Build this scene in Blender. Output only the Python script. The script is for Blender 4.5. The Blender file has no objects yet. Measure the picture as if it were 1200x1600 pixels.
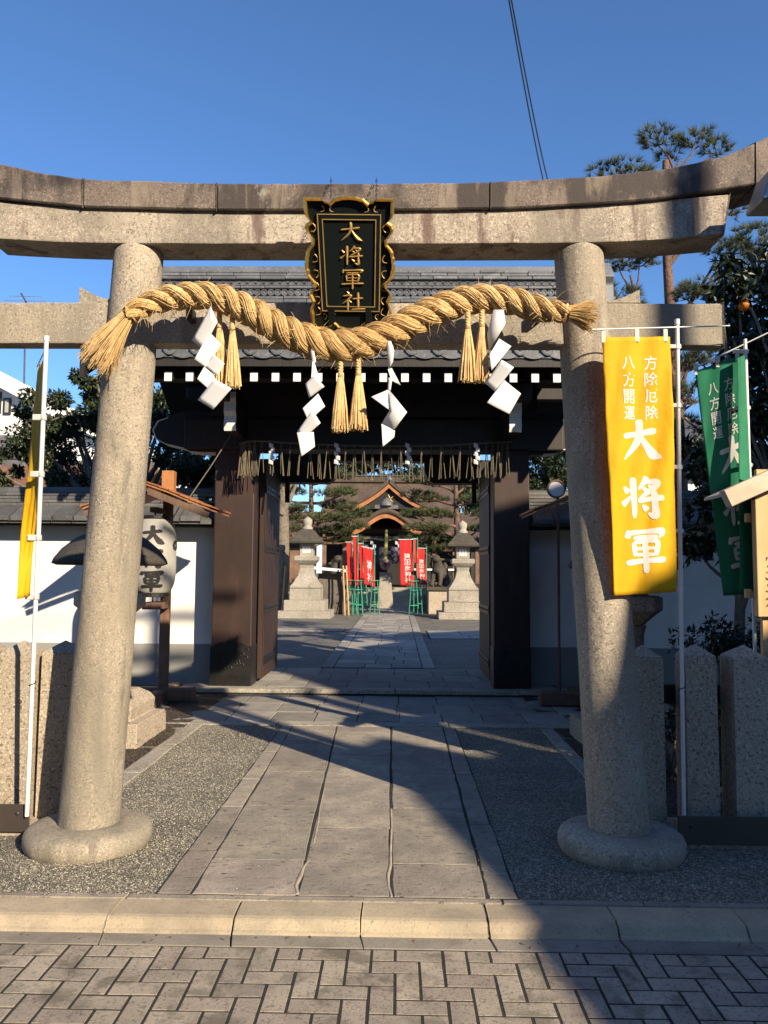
import bpy, bmesh, math, random
from mathutils import Vector, Matrix, Euler
R = math.radians
random.seed(7)
sc = bpy.context.scene
C = sc.collection

# ---------------------------------------------------------------- camera
F, CAM_H = 1240.0, 1.62                    # focal length in photo pixels, eye height
YAW, PITCH, ROLL = math.atan(22/F), math.atan(95/F), R(.45)
fw = Vector((-math.sin(YAW)*math.cos(PITCH), math.cos(YAW)*math.cos(PITCH), math.sin(PITCH)))
rt0 = Vector((math.cos(YAW), math.sin(YAW), 0)); up0 = rt0.cross(fw)
rt = rt0*math.cos(ROLL) + up0*math.sin(ROLL); up = up0*math.cos(ROLL) - rt0*math.sin(ROLL)
cd = bpy.data.cameras.new('camera'); cam = bpy.data.objects.new('camera', cd); C.objects.link(cam)
cd.sensor_fit = 'VERTICAL'; cd.sensor_height = 36; cd.lens = 36*F/1600
cd.clip_start = .05; cd.clip_end = 3000
m = Matrix((rt, up, -fw)).transposed().to_4x4(); m.translation = (0, 0, CAM_H); cam.matrix_world = m
sc.camera = cam
def ray(u, v): return fw + rt*((u-600)/F) + up*((800-v)/F)
def px(u, v, Y):                            # point at depth Y seen at photo pixel u, v
    d = ray(u, v); return Vector((0, 0, CAM_H)) + d*(Y/d.y)
def gz(u, v, z=0.0):
    d = ray(u, v); return Vector((0, 0, CAM_H)) + d*((z-CAM_H)/d.z)

# ---------------------------------------------------------------- light
SUN_AZ, SUN_EL = R(38), R(26)               # light travels to the left and away from the camera
L = Vector((-math.sin(SUN_AZ)*math.cos(SUN_EL), math.cos(SUN_AZ)*math.cos(SUN_EL), -math.sin(SUN_EL)))
w = bpy.data.worlds.new('World'); sc.world = w; w.use_nodes = True
nt = w.node_tree; bg = nt.nodes['Background']
sky = nt.nodes.new('ShaderNodeTexSky'); sky.sky_type = 'NISHITA'; sky.sun_disc = False
sky.sun_elevation = SUN_EL; sky.sun_rotation = math.pi - SUN_AZ
sky.altitude = 100; sky.air_density = 1.0; sky.dust_density = 0.0; sky.ozone_density = 8.0
nt.links.new(sky.outputs[0], bg.inputs[0]); bg.inputs[1].default_value = .10
sl = bpy.data.lights.new('sun', 'SUN'); sl.energy = 4.7; sl.angle = R(.55); sl.color = (1.0, .84, .62)
so = bpy.data.objects.new('sun', sl); C.objects.link(so); so.rotation_euler = L.to_track_quat('-Z', 'Y').to_euler()
so.location = (8, -10, 14)
sc.view_settings.view_transform = 'Standard'; sc.view_settings.look = 'None'
sc.view_settings.exposure = .93; sc.view_settings.gamma = 1
sc.cycles.use_denoising = True
sc.cycles.max_bounces = 7; sc.cycles.transparent_max_bounces = 8

# ---------------------------------------------------------------- materials
MATS = {}
def mk(name, col, col2=None, ns=2.5, rough=.85, metal=0, specks=(), streaks=(), bump=(), rnd=0, detail=5, trans=None, spec=None, coat=0, ramp=(.35, .65), vec=None):
    """procedural material: base blend of two colours, fine specks, stretched streaks, layered bump, per-object tint"""
    ma = bpy.data.materials.new(name); ma.use_nodes = True; t = ma.node_tree; n = t.nodes; b = n['Principled BSDF']
    geo = n.new('ShaderNodeNewGeometry'); pos = geo.outputs['Position']
    def vecscale(s):
        if s is None: return pos
        vm = n.new('ShaderNodeVectorMath'); vm.operation = 'MULTIPLY'; vm.inputs[1].default_value = s
        t.links.new(pos, vm.inputs[0]); return vm.outputs[0]
    def noise(scale, det=4, v=None, dist=0, ro=.6):
        q = n.new('ShaderNodeTexNoise'); q.inputs['Scale'].default_value = scale; q.inputs['Detail'].default_value = det
        q.inputs['Roughness'].default_value = ro; q.inputs['Distortion'].default_value = dist
        t.links.new(vecscale(v), q.inputs['Vector']); return q.outputs[0]
    def ramp_(src, a, b_):
        mr = n.new('ShaderNodeMapRange'); mr.inputs[1].default_value = a; mr.inputs[2].default_value = b_
        t.links.new(src, mr.inputs[0]); return mr.outputs[0]
    def mix(fac, a, b_, amt=1, mode='MIX'):
        x = n.new('ShaderNodeMix'); x.data_type = 'RGBA'; x.blend_type = mode
        if amt != 1:
            mm = n.new('ShaderNodeMath'); mm.operation = 'MULTIPLY'; mm.inputs[1].default_value = amt
            t.links.new(fac, mm.inputs[0]); fac = mm.outputs[0]
        t.links.new(fac, x.inputs[0])
        for i, q in ((6, a), (7, b_)):
            if isinstance(q, tuple): x.inputs[i].default_value = (*q, 1)
            else: t.links.new(q, x.inputs[i])
        return x.outputs[2]
    col2 = col2 or tuple(c*.8 for c in col)
    c = mix(ramp_(noise(ns, detail, vec), *ramp), col, col2)
    for s in specks:                        # (scale, colour, lo, hi, amount)
        c = mix(ramp_(noise(s[0], 2), s[2], s[3]), c, s[1], s[4])
    for s in streaks:                       # (vector scale, colour, lo, hi, amount)
        c = mix(ramp_(noise(1, 5, s[0], .4), s[2], s[3]), c, s[1], s[4])
    if rnd:
        oi = n.new('ShaderNodeObjectInfo'); hs = n.new('ShaderNodeHueSaturation')
        mr = n.new('ShaderNodeMapRange'); mr.inputs[3].default_value = 1-rnd; mr.inputs[4].default_value = 1+rnd
        t.links.new(oi.outputs['Random'], mr.inputs[0]); t.links.new(mr.outputs[0], hs.inputs['Value'])
        m2 = n.new('ShaderNodeMath'); m2.operation = 'MULTIPLY'; m2.inputs[1].default_value = 7.31
        m3 = n.new('ShaderNodeMath'); m3.operation = 'FRACT'; t.links.new(oi.outputs['Random'], m2.inputs[0]); t.links.new(m2.outputs[0], m3.inputs[0])
        mr2 = n.new('ShaderNodeMapRange'); mr2.inputs[3].default_value = .5-rnd*.06; mr2.inputs[4].default_value = .5+rnd*.06
        t.links.new(m3.outputs[0], mr2.inputs[0]); t.links.new(mr2.outputs[0], hs.inputs['Hue'])
        t.links.new(c, hs.inputs['Color']); c = hs.outputs[0]
    t.links.new(c, b.inputs['Base Color']); b.inputs['Roughness'].default_value = rough; b.inputs['Metallic'].default_value = metal
    if spec is not None: b.inputs['Specular IOR Level'].default_value = spec
    if coat: b.inputs['Coat Weight'].default_value = coat; b.inputs['Coat Roughness'].default_value = .15
    prev = None
    for s in bump:                          # (scale, distance, strength[, vec])
        bp = n.new('ShaderNodeBump'); bp.inputs['Distance'].default_value = s[1]; bp.inputs['Strength'].default_value = s[2]
        t.links.new(noise(s[0], 4, s[3] if len(s) > 3 else None), bp.inputs['Height'])
        if prev: t.links.new(prev, bp.inputs['Normal'])
        prev = bp.outputs[0]
    if prev: t.links.new(prev, b.inputs['Normal'])
    if trans:                               # thin translucent cloth, paper or leaf
        tr = n.new('ShaderNodeBsdfTranslucent'); ms = n.new('ShaderNodeMixShader'); ms.inputs[0].default_value = trans
        t.links.new(c, tr.inputs[0]); t.links.new(b.outputs[0], ms.inputs[1]); t.links.new(tr.outputs[0], ms.inputs[2])
        t.links.new(ms.outputs[0], n['Material Output'].inputs[0])
    MATS[name] = ma; return ma

def granite(name, c1, c2, dark=.8, streaks=(), rnd=0, bmp=1, fine=1):
    return mk(name, c1, c2, 1.7, .88, specks=((62*fine, tuple(x*.30 for x in c1), .55, .64, .85*dark), (85*fine, tuple(min(.8, x*1.6) for x in c1), .56, .65, .7), (150*fine, (.03, .03, .03), .60, .67, .7*dark)),
              streaks=streaks, bump=((120*fine, .004*bmp, .7), (14, .012*bmp, .5)), rnd=rnd)
granite('granite', (.40, .34, .262), (.30, .258, .205), streaks=(((5, 5, .7), (.14, .125, .105), .54, .70, .8), ((2.0, 2.0, 1.1), (.25, .215, .155), .47, .66, .65), ((9, 9, 1.5), (.08, .07, .06), .60, .70, .6), ((1.3, 1.3, .55), (.18, .165, .13), .46, .60, .6)))
granite('granite_beam', (.40, .345, .275), (.29, .245, .195), streaks=(((8, 8, 1.2), (.12, .075, .065), .53, .64, .85), ((2.6, 2.6, 2.6), (.19, .165, .135), .48, .64, .65), ((5, 5, 5), (.38, .38, .29), .62, .70, .5)))
granite('granite_top', (.205, .163, .135), (.11, .088, .078), streaks=(((3.2, 3.2, 2.2), (.05, .04, .038), .44, .55, .9), ((9, 9, 1.2), (.27, .22, .17), .54, .64, .6), ((4, 4, 4), (.34, .34, .26), .63, .69, .7)))
granite('granite_post', (.40, .335, .255), (.33, .275, .21), rnd=.08, streaks=(((6, 6, 1), (.16, .14, .115), .6, .75, .6),), dark=1, fine=.8)
granite('granite_pale', (.36, .325, .265), (.26, .235, .19), streaks=(((5, 5, 1.2), (.15, .14, .12), .58, .72, .6),), fine=.6)
granite('granite_dark', (.075, .062, .048), (.04, .034, .027), streaks=(((4, 4, 4), (.09, .10, .05), .5, .7, .6),))  # near-black granite with olive blotches
mk('slab', (.36, .31, .245), (.235, .205, .166), 4.5, .84, specks=((45, (.18, .155, .125), .58, .66, .7), (110, (.56, .50, .41), .60, .68, .5)), streaks=(((2.2, 2.2, 2.2), (.21, .185, .155), .46, .64, .75), ((17, 34, 1), (.085, .072, .06), .60, .655, .9), ((7, 7, 7), (.30, .27, .20), .58, .68, .5)), bump=((110, .005, .8), (7, .012, .5), (28, .004, .35)), rnd=.17)
mk('slab_dark', (.31, .285, .245), (.225, .205, .18), 4, .84, specks=((70, (.10, .09, .08), .6, .68, .5),), bump=((50, .008, .7), (9, .01, .5)), rnd=.22)
mk('mortar', (.44, .36, .27), (.30, .25, .19), 9, .9, bump=((60, .006, .7),))
mk('joint', (.030, .027, .022), (.018, .017, .014), 12, .95, bump=((40, .01, .8),))
mk('paver', (.37, .315, .245), (.27, .23, .183), 5, .86, specks=((75, (.10, .085, .07), .56, .64, .65), (120, (.44, .39, .32), .58, .66, .55)), streaks=(((4.5, 4.5, 4.5), (.12, .105, .078), .52, .62, .7), ((1.5, 1.5, 1.5), (.25, .22, .18), .5, .7, .5)), bump=((170, .004, .9), (25, .004, .4)), rnd=.14)
mk('kerb', (.42, .345, .235), (.33, .275, .195), 5, .86, specks=((70, (.22, .185, .14), .56, .66, .55), (150, (.52, .44, .32), .58, .68, .4)), streaks=(((3, 3, 3), (.22, .19, .145), .52, .68, .65), ((16, 16, 1.5), (.12, .105, .085), .63, .72, .6)), bump=((120, .003, .7), (18, .004, .4)), rnd=.08)
mk('gutter', (.27, .24, .195), (.21, .188, .155), 4, .86, specks=((70, (.14, .12, .10), .56, .66, .55), (150, (.36, .32, .26), .58, .68, .4)), streaks=(((3, 6, 3), (.15, .132, .108), .50, .66, .7),), bump=((120, .003, .7), (18, .004, .4)), rnd=.08)
# exposed aggregate: voronoi pebbles with dark binder between
def pebble(name, scale, pale, mid, dark, depth=.006):
    ma = bpy.data.materials.new(name); ma.use_nodes = True; t = ma.node_tree; n = t.nodes; b = n['Principled BSDF']
    geo = n.new('ShaderNodeNewGeometry'); v = n.new('ShaderNodeTexVoronoi'); v.inputs['Scale'].default_value = scale
    v2 = n.new('ShaderNodeTexVoronoi'); v2.feature = 'DISTANCE_TO_EDGE'; v2.inputs['Scale'].default_value = scale
    for q in (v, v2): t.links.new(geo.outputs['Position'], q.inputs['Vector'])
    cr = n.new('ShaderNodeValToRGB'); e = cr.color_ramp.elements
    e[0].position = .0; e[0].color = (*dark, 1); e[1].position = 1; e[1].color = (*pale, 1)
    q = cr.color_ramp.elements.new(.35); q.color = (*mid, 1); q = cr.color_ramp.elements.new(.75); q.color = (*[x*1.25 for x in mid], 1)
    sep = n.new('ShaderNodeSeparateColor'); t.links.new(v.outputs['Color'], sep.inputs[0]); t.links.new(sep.outputs[0], cr.inputs[0])
    mr = n.new('ShaderNodeMapRange'); mr.inputs[1].default_value = .02; mr.inputs[2].default_value = .16; t.links.new(v2.outputs['Distance'], mr.inputs[0])
    x = n.new('ShaderNodeMix'); x.data_type = 'RGBA'; t.links.new(mr.outputs[0], x.inputs[0]); x.inputs[6].default_value = (*[c*.55 for c in dark], 1); t.links.new(cr.outputs[0], x.inputs[7])
    nz = n.new('ShaderNodeTexNoise'); nz.inputs['Scale'].default_value = 1.6; nz.inputs['Detail'].default_value = 4; t.links.new(geo.outputs['Position'], nz.inputs['Vector'])
    mr2 = n.new('ShaderNodeMapRange'); mr2.inputs[1].default_value = .3; mr2.inputs[2].default_value = .7; mr2.inputs[3].default_value = .72; mr2.inputs[4].default_value = 1.18; t.links.new(nz.outputs[0], mr2.inputs[0])
    hs = n.new('ShaderNodeHueSaturation'); t.links.new(mr2.outputs[0], hs.inputs['Value']); t.links.new(x.outputs[2], hs.inputs['Color'])
    t.links.new(hs.outputs[0], b.inputs['Base Color']); b.inputs['Roughness'].default_value = .75
    bp = n.new('ShaderNodeBump'); bp.inputs['Distance'].default_value = depth; bp.inputs['Strength'].default_value = .9; t.links.new(mr.outputs[0], bp.inputs['Height']); t.links.new(bp.outputs[0], b.inputs['Normal'])
    MATS[name] = ma
pebble('washed_gravel', 78, (.66, .60, .46), (.31, .282, .215), (.12, .112, .09))
pebble('yard_gravel', 60, (.40, .375, .32), (.22, .205, .18), (.11, .105, .092), .01)
pebble('soil', 38, (.17, .125, .08), (.085, .06, .04), (.03, .022, .016), .02)
mk('loose_stone', (.46, .42, .33), (.16, .148, .12), 60, .8, ramp=(.42, .58))
mk('ground', (.14, .13, .115), (.10, .095, .085), .5, .95)
mk('plaster', (.86, .83, .77), (.80, .77, .71), 1.2, .9, streaks=(((3, 3, .5), (.60, .57, .52), .52, .75, .5), ((1.2, 1.2, 2), (.68, .65, .60), .5, .7, .5)), bump=((60, .001, .4), (5, .006, .3)))
mk('plaster_grey', (.30, .295, .275), (.25, .245, .23), 1.5, .92, specks=((160, (.18, .175, .165), .58, .68, .5),), bump=((120, .002, .5),))
mk('kawara', (.135, .14, .15), (.085, .09, .10), 3, .42, specks=((25, (.26, .265, .27), .58, .70, .55),), streaks=(((3, 3, 3), (.21, .21, .20), .56, .68, .6),), bump=((40, .002, .4),), rnd=.2)
mk('kawara_old', (.12, .118, .115), (.07, .07, .07), 4, .55, specks=((30, (.20, .19, .17), .6, .7, .5),), bump=((40, .003, .5),), rnd=.22)
mk('rust_tile', (.24, .115, .075), (.15, .08, .06), 5, .7, rnd=.2, bump=((30, .004, .5),))
mk('wood_dark', (.020, .0155, .013), (.013, .011, .010), 2, .6, streaks=(((25, 25, 1.5), (.032, .023, .018), .5, .7, .7),), bump=((1, .003, .5, (60, 60, 3)),))
mk('wood_post', (.038, .017, .012), (.022, .011, .008), 1.6, .62, streaks=(((40, 40, 1.2), (.03, .016, .013), .5, .68, .7), ((3, 3, .8), (.065, .030, .020), .55, .7, .4)), bump=((1, .003, .5, (70, 70, 2)),))
mk('wood_new', (.40, .165, .060), (.29, .115, .042), 3, .6, streaks=(((30, 30, 3), (.20, .075, .03), .5, .7, .6),), bump=((1, .002, .5, (60, 60, 4)),), rnd=.15)
mk('wood_mid', (.20, .115, .07), (.12, .068, .042), 3, .7, streaks=(((35, 35, 2), (.08, .045, .03), .5, .7, .7),), bump=((1, .003, .5, (60, 60, 4)),), rnd=.1)
mk('wood_sign', (.62, .40, .19), (.52, .31, .13), 2, .55, streaks=(((40, 40, 2), (.42, .24, .10), .52, .7, .5),))
mk('wood_sign_pale', (.60, .52, .40), (.45, .37, .27), 4, .7, streaks=(((2, 30, 30), (.30, .23, .15), .55, .7, .6),))
mk('white_paint', (.80, .79, .75), (.70, .69, .65), 6, .6)
mk('black_metal', (.018, .018, .018), (.028, .026, .024), 8, .42, metal=.4, bump=((40, .002, .4),))
mk('steel_plate', (.075, .058, .048), (.055, .044, .038), 3, .5, metal=.2, bump=((60, .0008, .3),))
mk('iron', (.05, .05, .052), (.08, .075, .07), 12, .5, metal=.7)
mk('galv', (.33, .34, .35), (.24, .25, .26), 7, .45, metal=.6)
mk('lacquer', (.0045, .0075, .0065), (.004, .006, .0055), 3, .36, spec=.35)
mk('gold', (.80, .52, .14), (.62, .38, .09), 8, .30, metal=.92, specks=((40, (.32, .18, .05), .6, .72, .5),), bump=((60, .001, .4),))
mk('gold_dull', (.56, .37, .13), (.42, .27, .09), 20, .48, metal=.6, bump=((70, .001, .4),))
mk('straw', (.78, .545, .255), (.60, .395, .165), 18, .7, specks=((60, (.86, .66, .36), .55, .66, .6), (35, (.42, .25, .09), .60, .70, .6)), trans=.12)
mk('straw_core', (.46, .29, .10), (.33, .195, .065), 14, .8, bump=((90, .006, .8),))
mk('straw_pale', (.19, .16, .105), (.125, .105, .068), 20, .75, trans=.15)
mk('paper', (.86, .855, .84), (.83, .825, .81), 4, .6, trans=.22)
mk('yellow_cloth', (.84, .51, .005), (.78, .46, .004), 4, .75, trans=.35, bump=((7, .02, .6, (1, 1, .45)), (22, .006, .4)))
mk('green_cloth', (.018, .24, .12), (.015, .20, .10), 4, .75, trans=.25)
mk('red_cloth', (.62, .02, .018), (.50, .014, .014), 4, .75, trans=.30)
mk('white_print', (.80, .78, .74), (.72, .70, .66), 30, .8, trans=.2)
mk('black_print', (.02, .018, .017), (.03, .027, .025), 30, .8)
mk('white_plastic', (.74, .74, .72), (.66, .66, .64), 5, .35)
mk('tab_cloth', (.72, .70, .66), (.62, .60, .57), 12, .8, trans=.2)
mk('lantern_paper', (.50, .485, .44), (.42, .405, .365), 5, .5, trans=.2)
mk('needle', (.105, .13, .062), (.065, .09, .042), 5, .6, rnd=.1, trans=.2, specks=((7, (.17, .17, .075), .55, .68, .7),))
mk('needle_dry', (.10, .11, .042), (.06, .085, .030), 3, .6, trans=.2, specks=((5, (.17, .13, .05), .58, .70, .6),))
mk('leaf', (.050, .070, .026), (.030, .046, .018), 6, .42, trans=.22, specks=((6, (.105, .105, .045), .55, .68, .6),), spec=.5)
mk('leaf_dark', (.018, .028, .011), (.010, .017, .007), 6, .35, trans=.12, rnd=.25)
mk('leaf_far', (.055, .075, .030), (.030, .044, .018), .8, .6, trans=.2, specks=((3, (.12, .12, .05), .52, .66, .6),))
mk('bark_pine', (.19, .105, .07), (.09, .055, .04), 6, .9, specks=((18, (.05, .035, .028), .55, .64, .8),), bump=((22, .02, .9),))
mk('bark', (.20, .165, .12), (.12, .10, .075), 5, .9, specks=((14, (.07, .055, .04), .56, .66, .7),), bump=((18, .02, .8),))
mk('orange_fruit', (.75, .24, .015), (.65, .19, .01), 6, .45, bump=((150, .001, .5),))
mk('cypress', (.105, .072, .05), (.06, .043, .033), 2, .9, streaks=(((14, 1.5, 14), (.045, .032, .026), .5, .68, .6), ((2, 2, 2), (.10, .11, .05), .6, .75, .5)), bump=((30, .02, .7),))
mk('hafu', (.42, .16, .05), (.27, .10, .035), 3, .6, streaks=(((8, 8, 8), (.18, .07, .03), .55, .7, .6),))
mk('interior', (.018, .015, .013), (.012, .010, .009), 2, .8)
mk('navy_cloth', (.030, .032, .055), (.022, .022, .04), 2, .8)
mk('pinkwood', (.40, .22, .16), (.32, .17, .12), 5, .6)
mk('bell_rope', (.33, .30, .07), (.22, .17, .06), 14, .7)
mk('green_paint', (.03, .27, .16), (.024, .22, .13), 8, .45)
mk('bamboo', (.42, .27, .12), (.33, .2, .08), 6, .5)
mk('house_white', (.74, .73, .70), (.68, .67, .64), 1, .85)
mk('house_grey', (.36, .35, .33), (.30, .29, .28), 1, .85)
mk('glass_dark', (.03, .035, .04), (.05, .055, .06), 1, .12)
mk('wire', (.012, .012, .013), (.016, .016, .016), 2, .6)
mk('concrete', (.33, .32, .30), (.27, .26, .245), 2, .85)
mk('dial', (.80, .80, .80), (.70, .71, .74), 9, .3)
mk('rock', (.15, .125, .10), (.09, .078, .065), 3, .9, bump=((9, .05, .8), (40, .01, .7)))

# ---------------------------------------------------------------- mesh helpers
class MB:
    def __init__(s): s.v = []; s.f = []; s.sm = []
    def add(s, vs, fs, smooth=False):
        o = len(s.v); s.v += [tuple(p) for p in vs]; s.f += [tuple(i+o for i in f) for f in fs]; s.sm += [smooth]*len(fs); return s
    def box(s, x0, x1, y0, y1, z0, z1, M=None):
        vs = [Vector((x, y, z)) for z in (z0, z1) for y in (y0, y1) for x in (x0, x1)]
        if M: vs = [M @ p for p in vs]
        return s.add(vs, [(0, 2, 3, 1), (4, 5, 7, 6), (0, 1, 5, 4), (2, 6, 7, 3), (0, 4, 6, 2), (1, 3, 7, 5)])
    def beam(s, a, b, wx, wz, upv=Vector((0, 0, 1))):
        a = Vector(a); b = Vector(b); d = (b-a).normalized(); r = d.cross(upv).normalized(); u = r.cross(d)
        vs = [p + r*(i*wx/2) + u*(j*wz/2) for p in (a, b) for j in (-1, 1) for i in (-1, 1)]
        return s.add(vs, [(0, 2, 3, 1), (4, 5, 7, 6), (0, 1, 5, 4), (2, 6, 7, 3), (0, 4, 6, 2), (1, 3, 7, 5)])
    def rings(s, rs, cap=True, smooth=True):
        n = len(rs[0]); vs = [p for r in rs for p in r]; fs = []
        for k in range(len(rs)-1):
            for i in range(n): fs.append((k*n+i, k*n+(i+1) % n, (k+1)*n+(i+1) % n, (k+1)*n+i))
        s.add(vs, fs, smooth)
        if cap: s.add(rs[0], [tuple(range(n-1, -1, -1))]); s.add(rs[-1], [tuple(range(n))])
        return s
    def tube(s, pts, rad, n=8, cap=True, smooth=True):
        pts = [Vector(p) for p in pts]; m_ = len(pts); rs = []
        rad = rad if isinstance(rad, (list, tuple)) else [rad]*m_
        d0 = (pts[1]-pts[0]).normalized(); a = Vector((0, 0, 1)) if abs(d0.z) < .9 else Vector((1, 0, 0)); u = d0.cross(a).normalized()
        for i, p in enumerate(pts):
            d = (pts[min(i+1, m_-1)]-pts[max(i-1, 0)]).normalized(); u = (u - d*u.dot(d)).normalized(); q = d.cross(u)
            rs.append([p + (u*math.cos(6.28318*k/n) + q*math.sin(6.28318*k/n))*rad[i] for k in range(n)])
        return s.rings(rs, cap, smooth)
    def lathe(s, c, prof, n=24, smooth=True, cap=True, axis=None):
        c = Vector(c); ax = Vector(axis) if axis else Vector((0, 0, 1))
        rs = [[c + ax*z + Vector((math.cos(6.28318*k/n)*r, math.sin(6.28318*k/n)*r, 0)) for k in range(n)] for r, z in prof]
        return s.rings(rs, cap, smooth)
    def sq(s, c, prof, rot=0):              # square-section loft: prof of (half width, z)
        c = Vector(c); k4 = [(-1, -1), (1, -1), (1, 1), (-1, 1)]
        rs = [[c + Vector(((a*math.cos(rot)-b*math.sin(rot))*h, (a*math.sin(rot)+b*math.cos(rot))*h, z)) for a, b in k4] for h, z in prof]
        return s.rings(rs, True, False)
    def extrude(s, poly, vec, smooth=False, caps=True):
        vec = Vector(vec); poly = [Vector(p) for p in poly]; n = len(poly)
        vs = poly + [p+vec for p in poly]
        s.add(vs, [(i, (i+1) % n, n+(i+1) % n, n+i) for i in range(n)], smooth)
        if caps: s.add(poly, [tuple(range(n-1, -1, -1))]); s.add(vs[n:], [tuple(range(n))])
        return s
    def grid(s, fn, nu, nv, smooth=True):
        vs = [fn(i/nu, j/nv) for j in range(nv+1) for i in range(nu+1)]
        fs = [(j*(nu+1)+i, j*(nu+1)+i+1, (j+1)*(nu+1)+i+1, (j+1)*(nu+1)+i) for j in range(nv) for i in range(nu)]
        return s.add(vs, fs, smooth)
    def mesh(s, name, mat, bevel=0, seg=1, weld=False, fixn=False):
        me = bpy.data.meshes.new(name); me.from_pydata(s.v, [], s.f)
        me.polygons.foreach_set('use_smooth', s.sm)
        if bevel or weld or fixn:
            bm = bmesh.new(); bm.from_mesh(me)
            if weld: bmesh.ops.remove_doubles(bm, verts=bm.verts, dist=1e-5)
            if fixn or bevel: bmesh.ops.recalc_face_normals(bm, faces=bm.faces)
            if bevel:
                if not weld: bmesh.ops.remove_doubles(bm, verts=bm.verts, dist=1e-5)
                es = [e for e in bm.edges if e.is_manifold and e.calc_face_angle(0) > .5]
                bmesh.ops.bevel(bm, geom=es, offset=bevel, segments=seg, affect='EDGES', profile=.6, clamp_overlap=True)
            bm.to_mesh(me); bm.free()
        me.materials.append(MATS[mat] if isinstance(mat, str) else mat); return me
    def build(s, name, mat, parent=None, bevel=0, seg=1, kind=None, weld=False, fixn=False, label=None, category=None, group=None):
        return link(name, s.mesh(name, mat, bevel, seg, weld, fixn), parent, kind, label, category, group)
def tag(o, label=None, category=None, group=None, kind=None):
    for k, v in (('label', label), ('category', category), ('group', group), ('kind', kind)):
        if v: o[k] = v
    return o
def par(o, p):
    o.parent = p
    if p is not None and p.type == 'EMPTY': o.matrix_parent_inverse = Matrix.Translation(-Vector(p.location))
    return o
def link(name, me, parent=None, kind=None, label=None, category=None, group=None, loc=None, rot=None, scale=None):
    o = bpy.data.objects.new(name, me); C.objects.link(o)
    if loc is not None: o.location = loc
    if rot is not None: o.rotation_euler = rot
    if scale is not None: o.scale = scale
    if parent is not None:
        o.parent = parent
        if parent.type == 'EMPTY': o.matrix_parent_inverse = Matrix.Translation(-Vector(parent.location))
    return tag(o, label, category, group, kind)
def thing(name, loc, label, category, group=None):
    e = bpy.data.objects.new(name, None); C.objects.link(e); e.location = loc; e.empty_display_size = .2
    return tag(e, label, category, group)
def struct(name, mb, mat, **k): return mb.build(name, mat, kind='structure', **k)
def rnd(a, b): return random.uniform(a, b)
def lerp(a, b, t): return a + (b-a)*t
def interp(tab, x):
    if x <= tab[0][0]: 
        a, b = tab[0], tab[1]
    elif x >= tab[-1][0]: a, b = tab[-2], tab[-1]
    else:
        for a, b in zip(tab, tab[1:]):
            if a[0] <= x <= b[0]: break
    return a[1] + (b[1]-a[1])*(x-a[0])/(b[0]-a[0])
def cat(pts, n):                            # Catmull-Rom through tuples, n samples per span
    P = [Vector(p) for p in pts]; P = [P[0]*2-P[1]] + P + [P[-1]*2-P[-2]]; out = []
    for i in range(1, len(P)-2):
        a, b, c, d = P[i-1:i+3]
        for k in range(n):
            t = k/n; out.append(.5*((2*b) + (c-a)*t + (2*a-5*b+4*c-d)*t*t + (3*b-a-3*c+d)*t**3))
    out.append(P[-2]); return out
def slab(mb, x0, x1, y0, y1, zt, th=.05, jit=.005, step=.12, rim=.006, tilt=.002, xs=None):
    """one dressed stone with a slightly uneven outline and a worn top edge; xs gives sheared sides"""
    xa0, xa1, xb0, xb1 = xs or (x0, x1, x0, x1)
    cs = [(xa0, y0), (xa1, y0), (xb1, y1), (xb0, y1)]; pts = []
    for i in range(4):
        a, b = cs[i], cs[(i+1) % 4]; n = max(1, min(5, int(math.hypot(b[0]-a[0], b[1]-a[1])/step)))
        for k in range(n):
            t = k/n; pts.append((lerp(a[0], b[0], t)+rnd(-jit, jit), lerp(a[1], b[1], t)+rnd(-jit, jit)))
    cx = sum(p[0] for p in pts)/len(pts); cy = sum(p[1] for p in pts)/len(pts); ta, tb = rnd(-tilt, tilt), rnd(-tilt, tilt)
    hx = max(.05, (max(p[0] for p in pts)-min(p[0] for p in pts))/2); hy = max(.05, (max(p[1] for p in pts)-min(p[1] for p in pts))/2)
    def ins(p, d): return (cx+(p[0]-cx)*(1-d/hx), cy+(p[1]-cy)*(1-d/hy))
    zz = lambda p, z: (p[0], p[1], z + ta*(p[0]-cx)/hx + tb*(p[1]-cy)/hy)
    mb.rings([[zz(p, zt-th) for p in pts], [zz(p, zt-rim*.7) for p in pts], [zz(ins(p, rim*.5), zt-rim*.2) for p in pts], [zz(ins(p, rim), zt) for p in pts]], True, False)
    return mb
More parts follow.
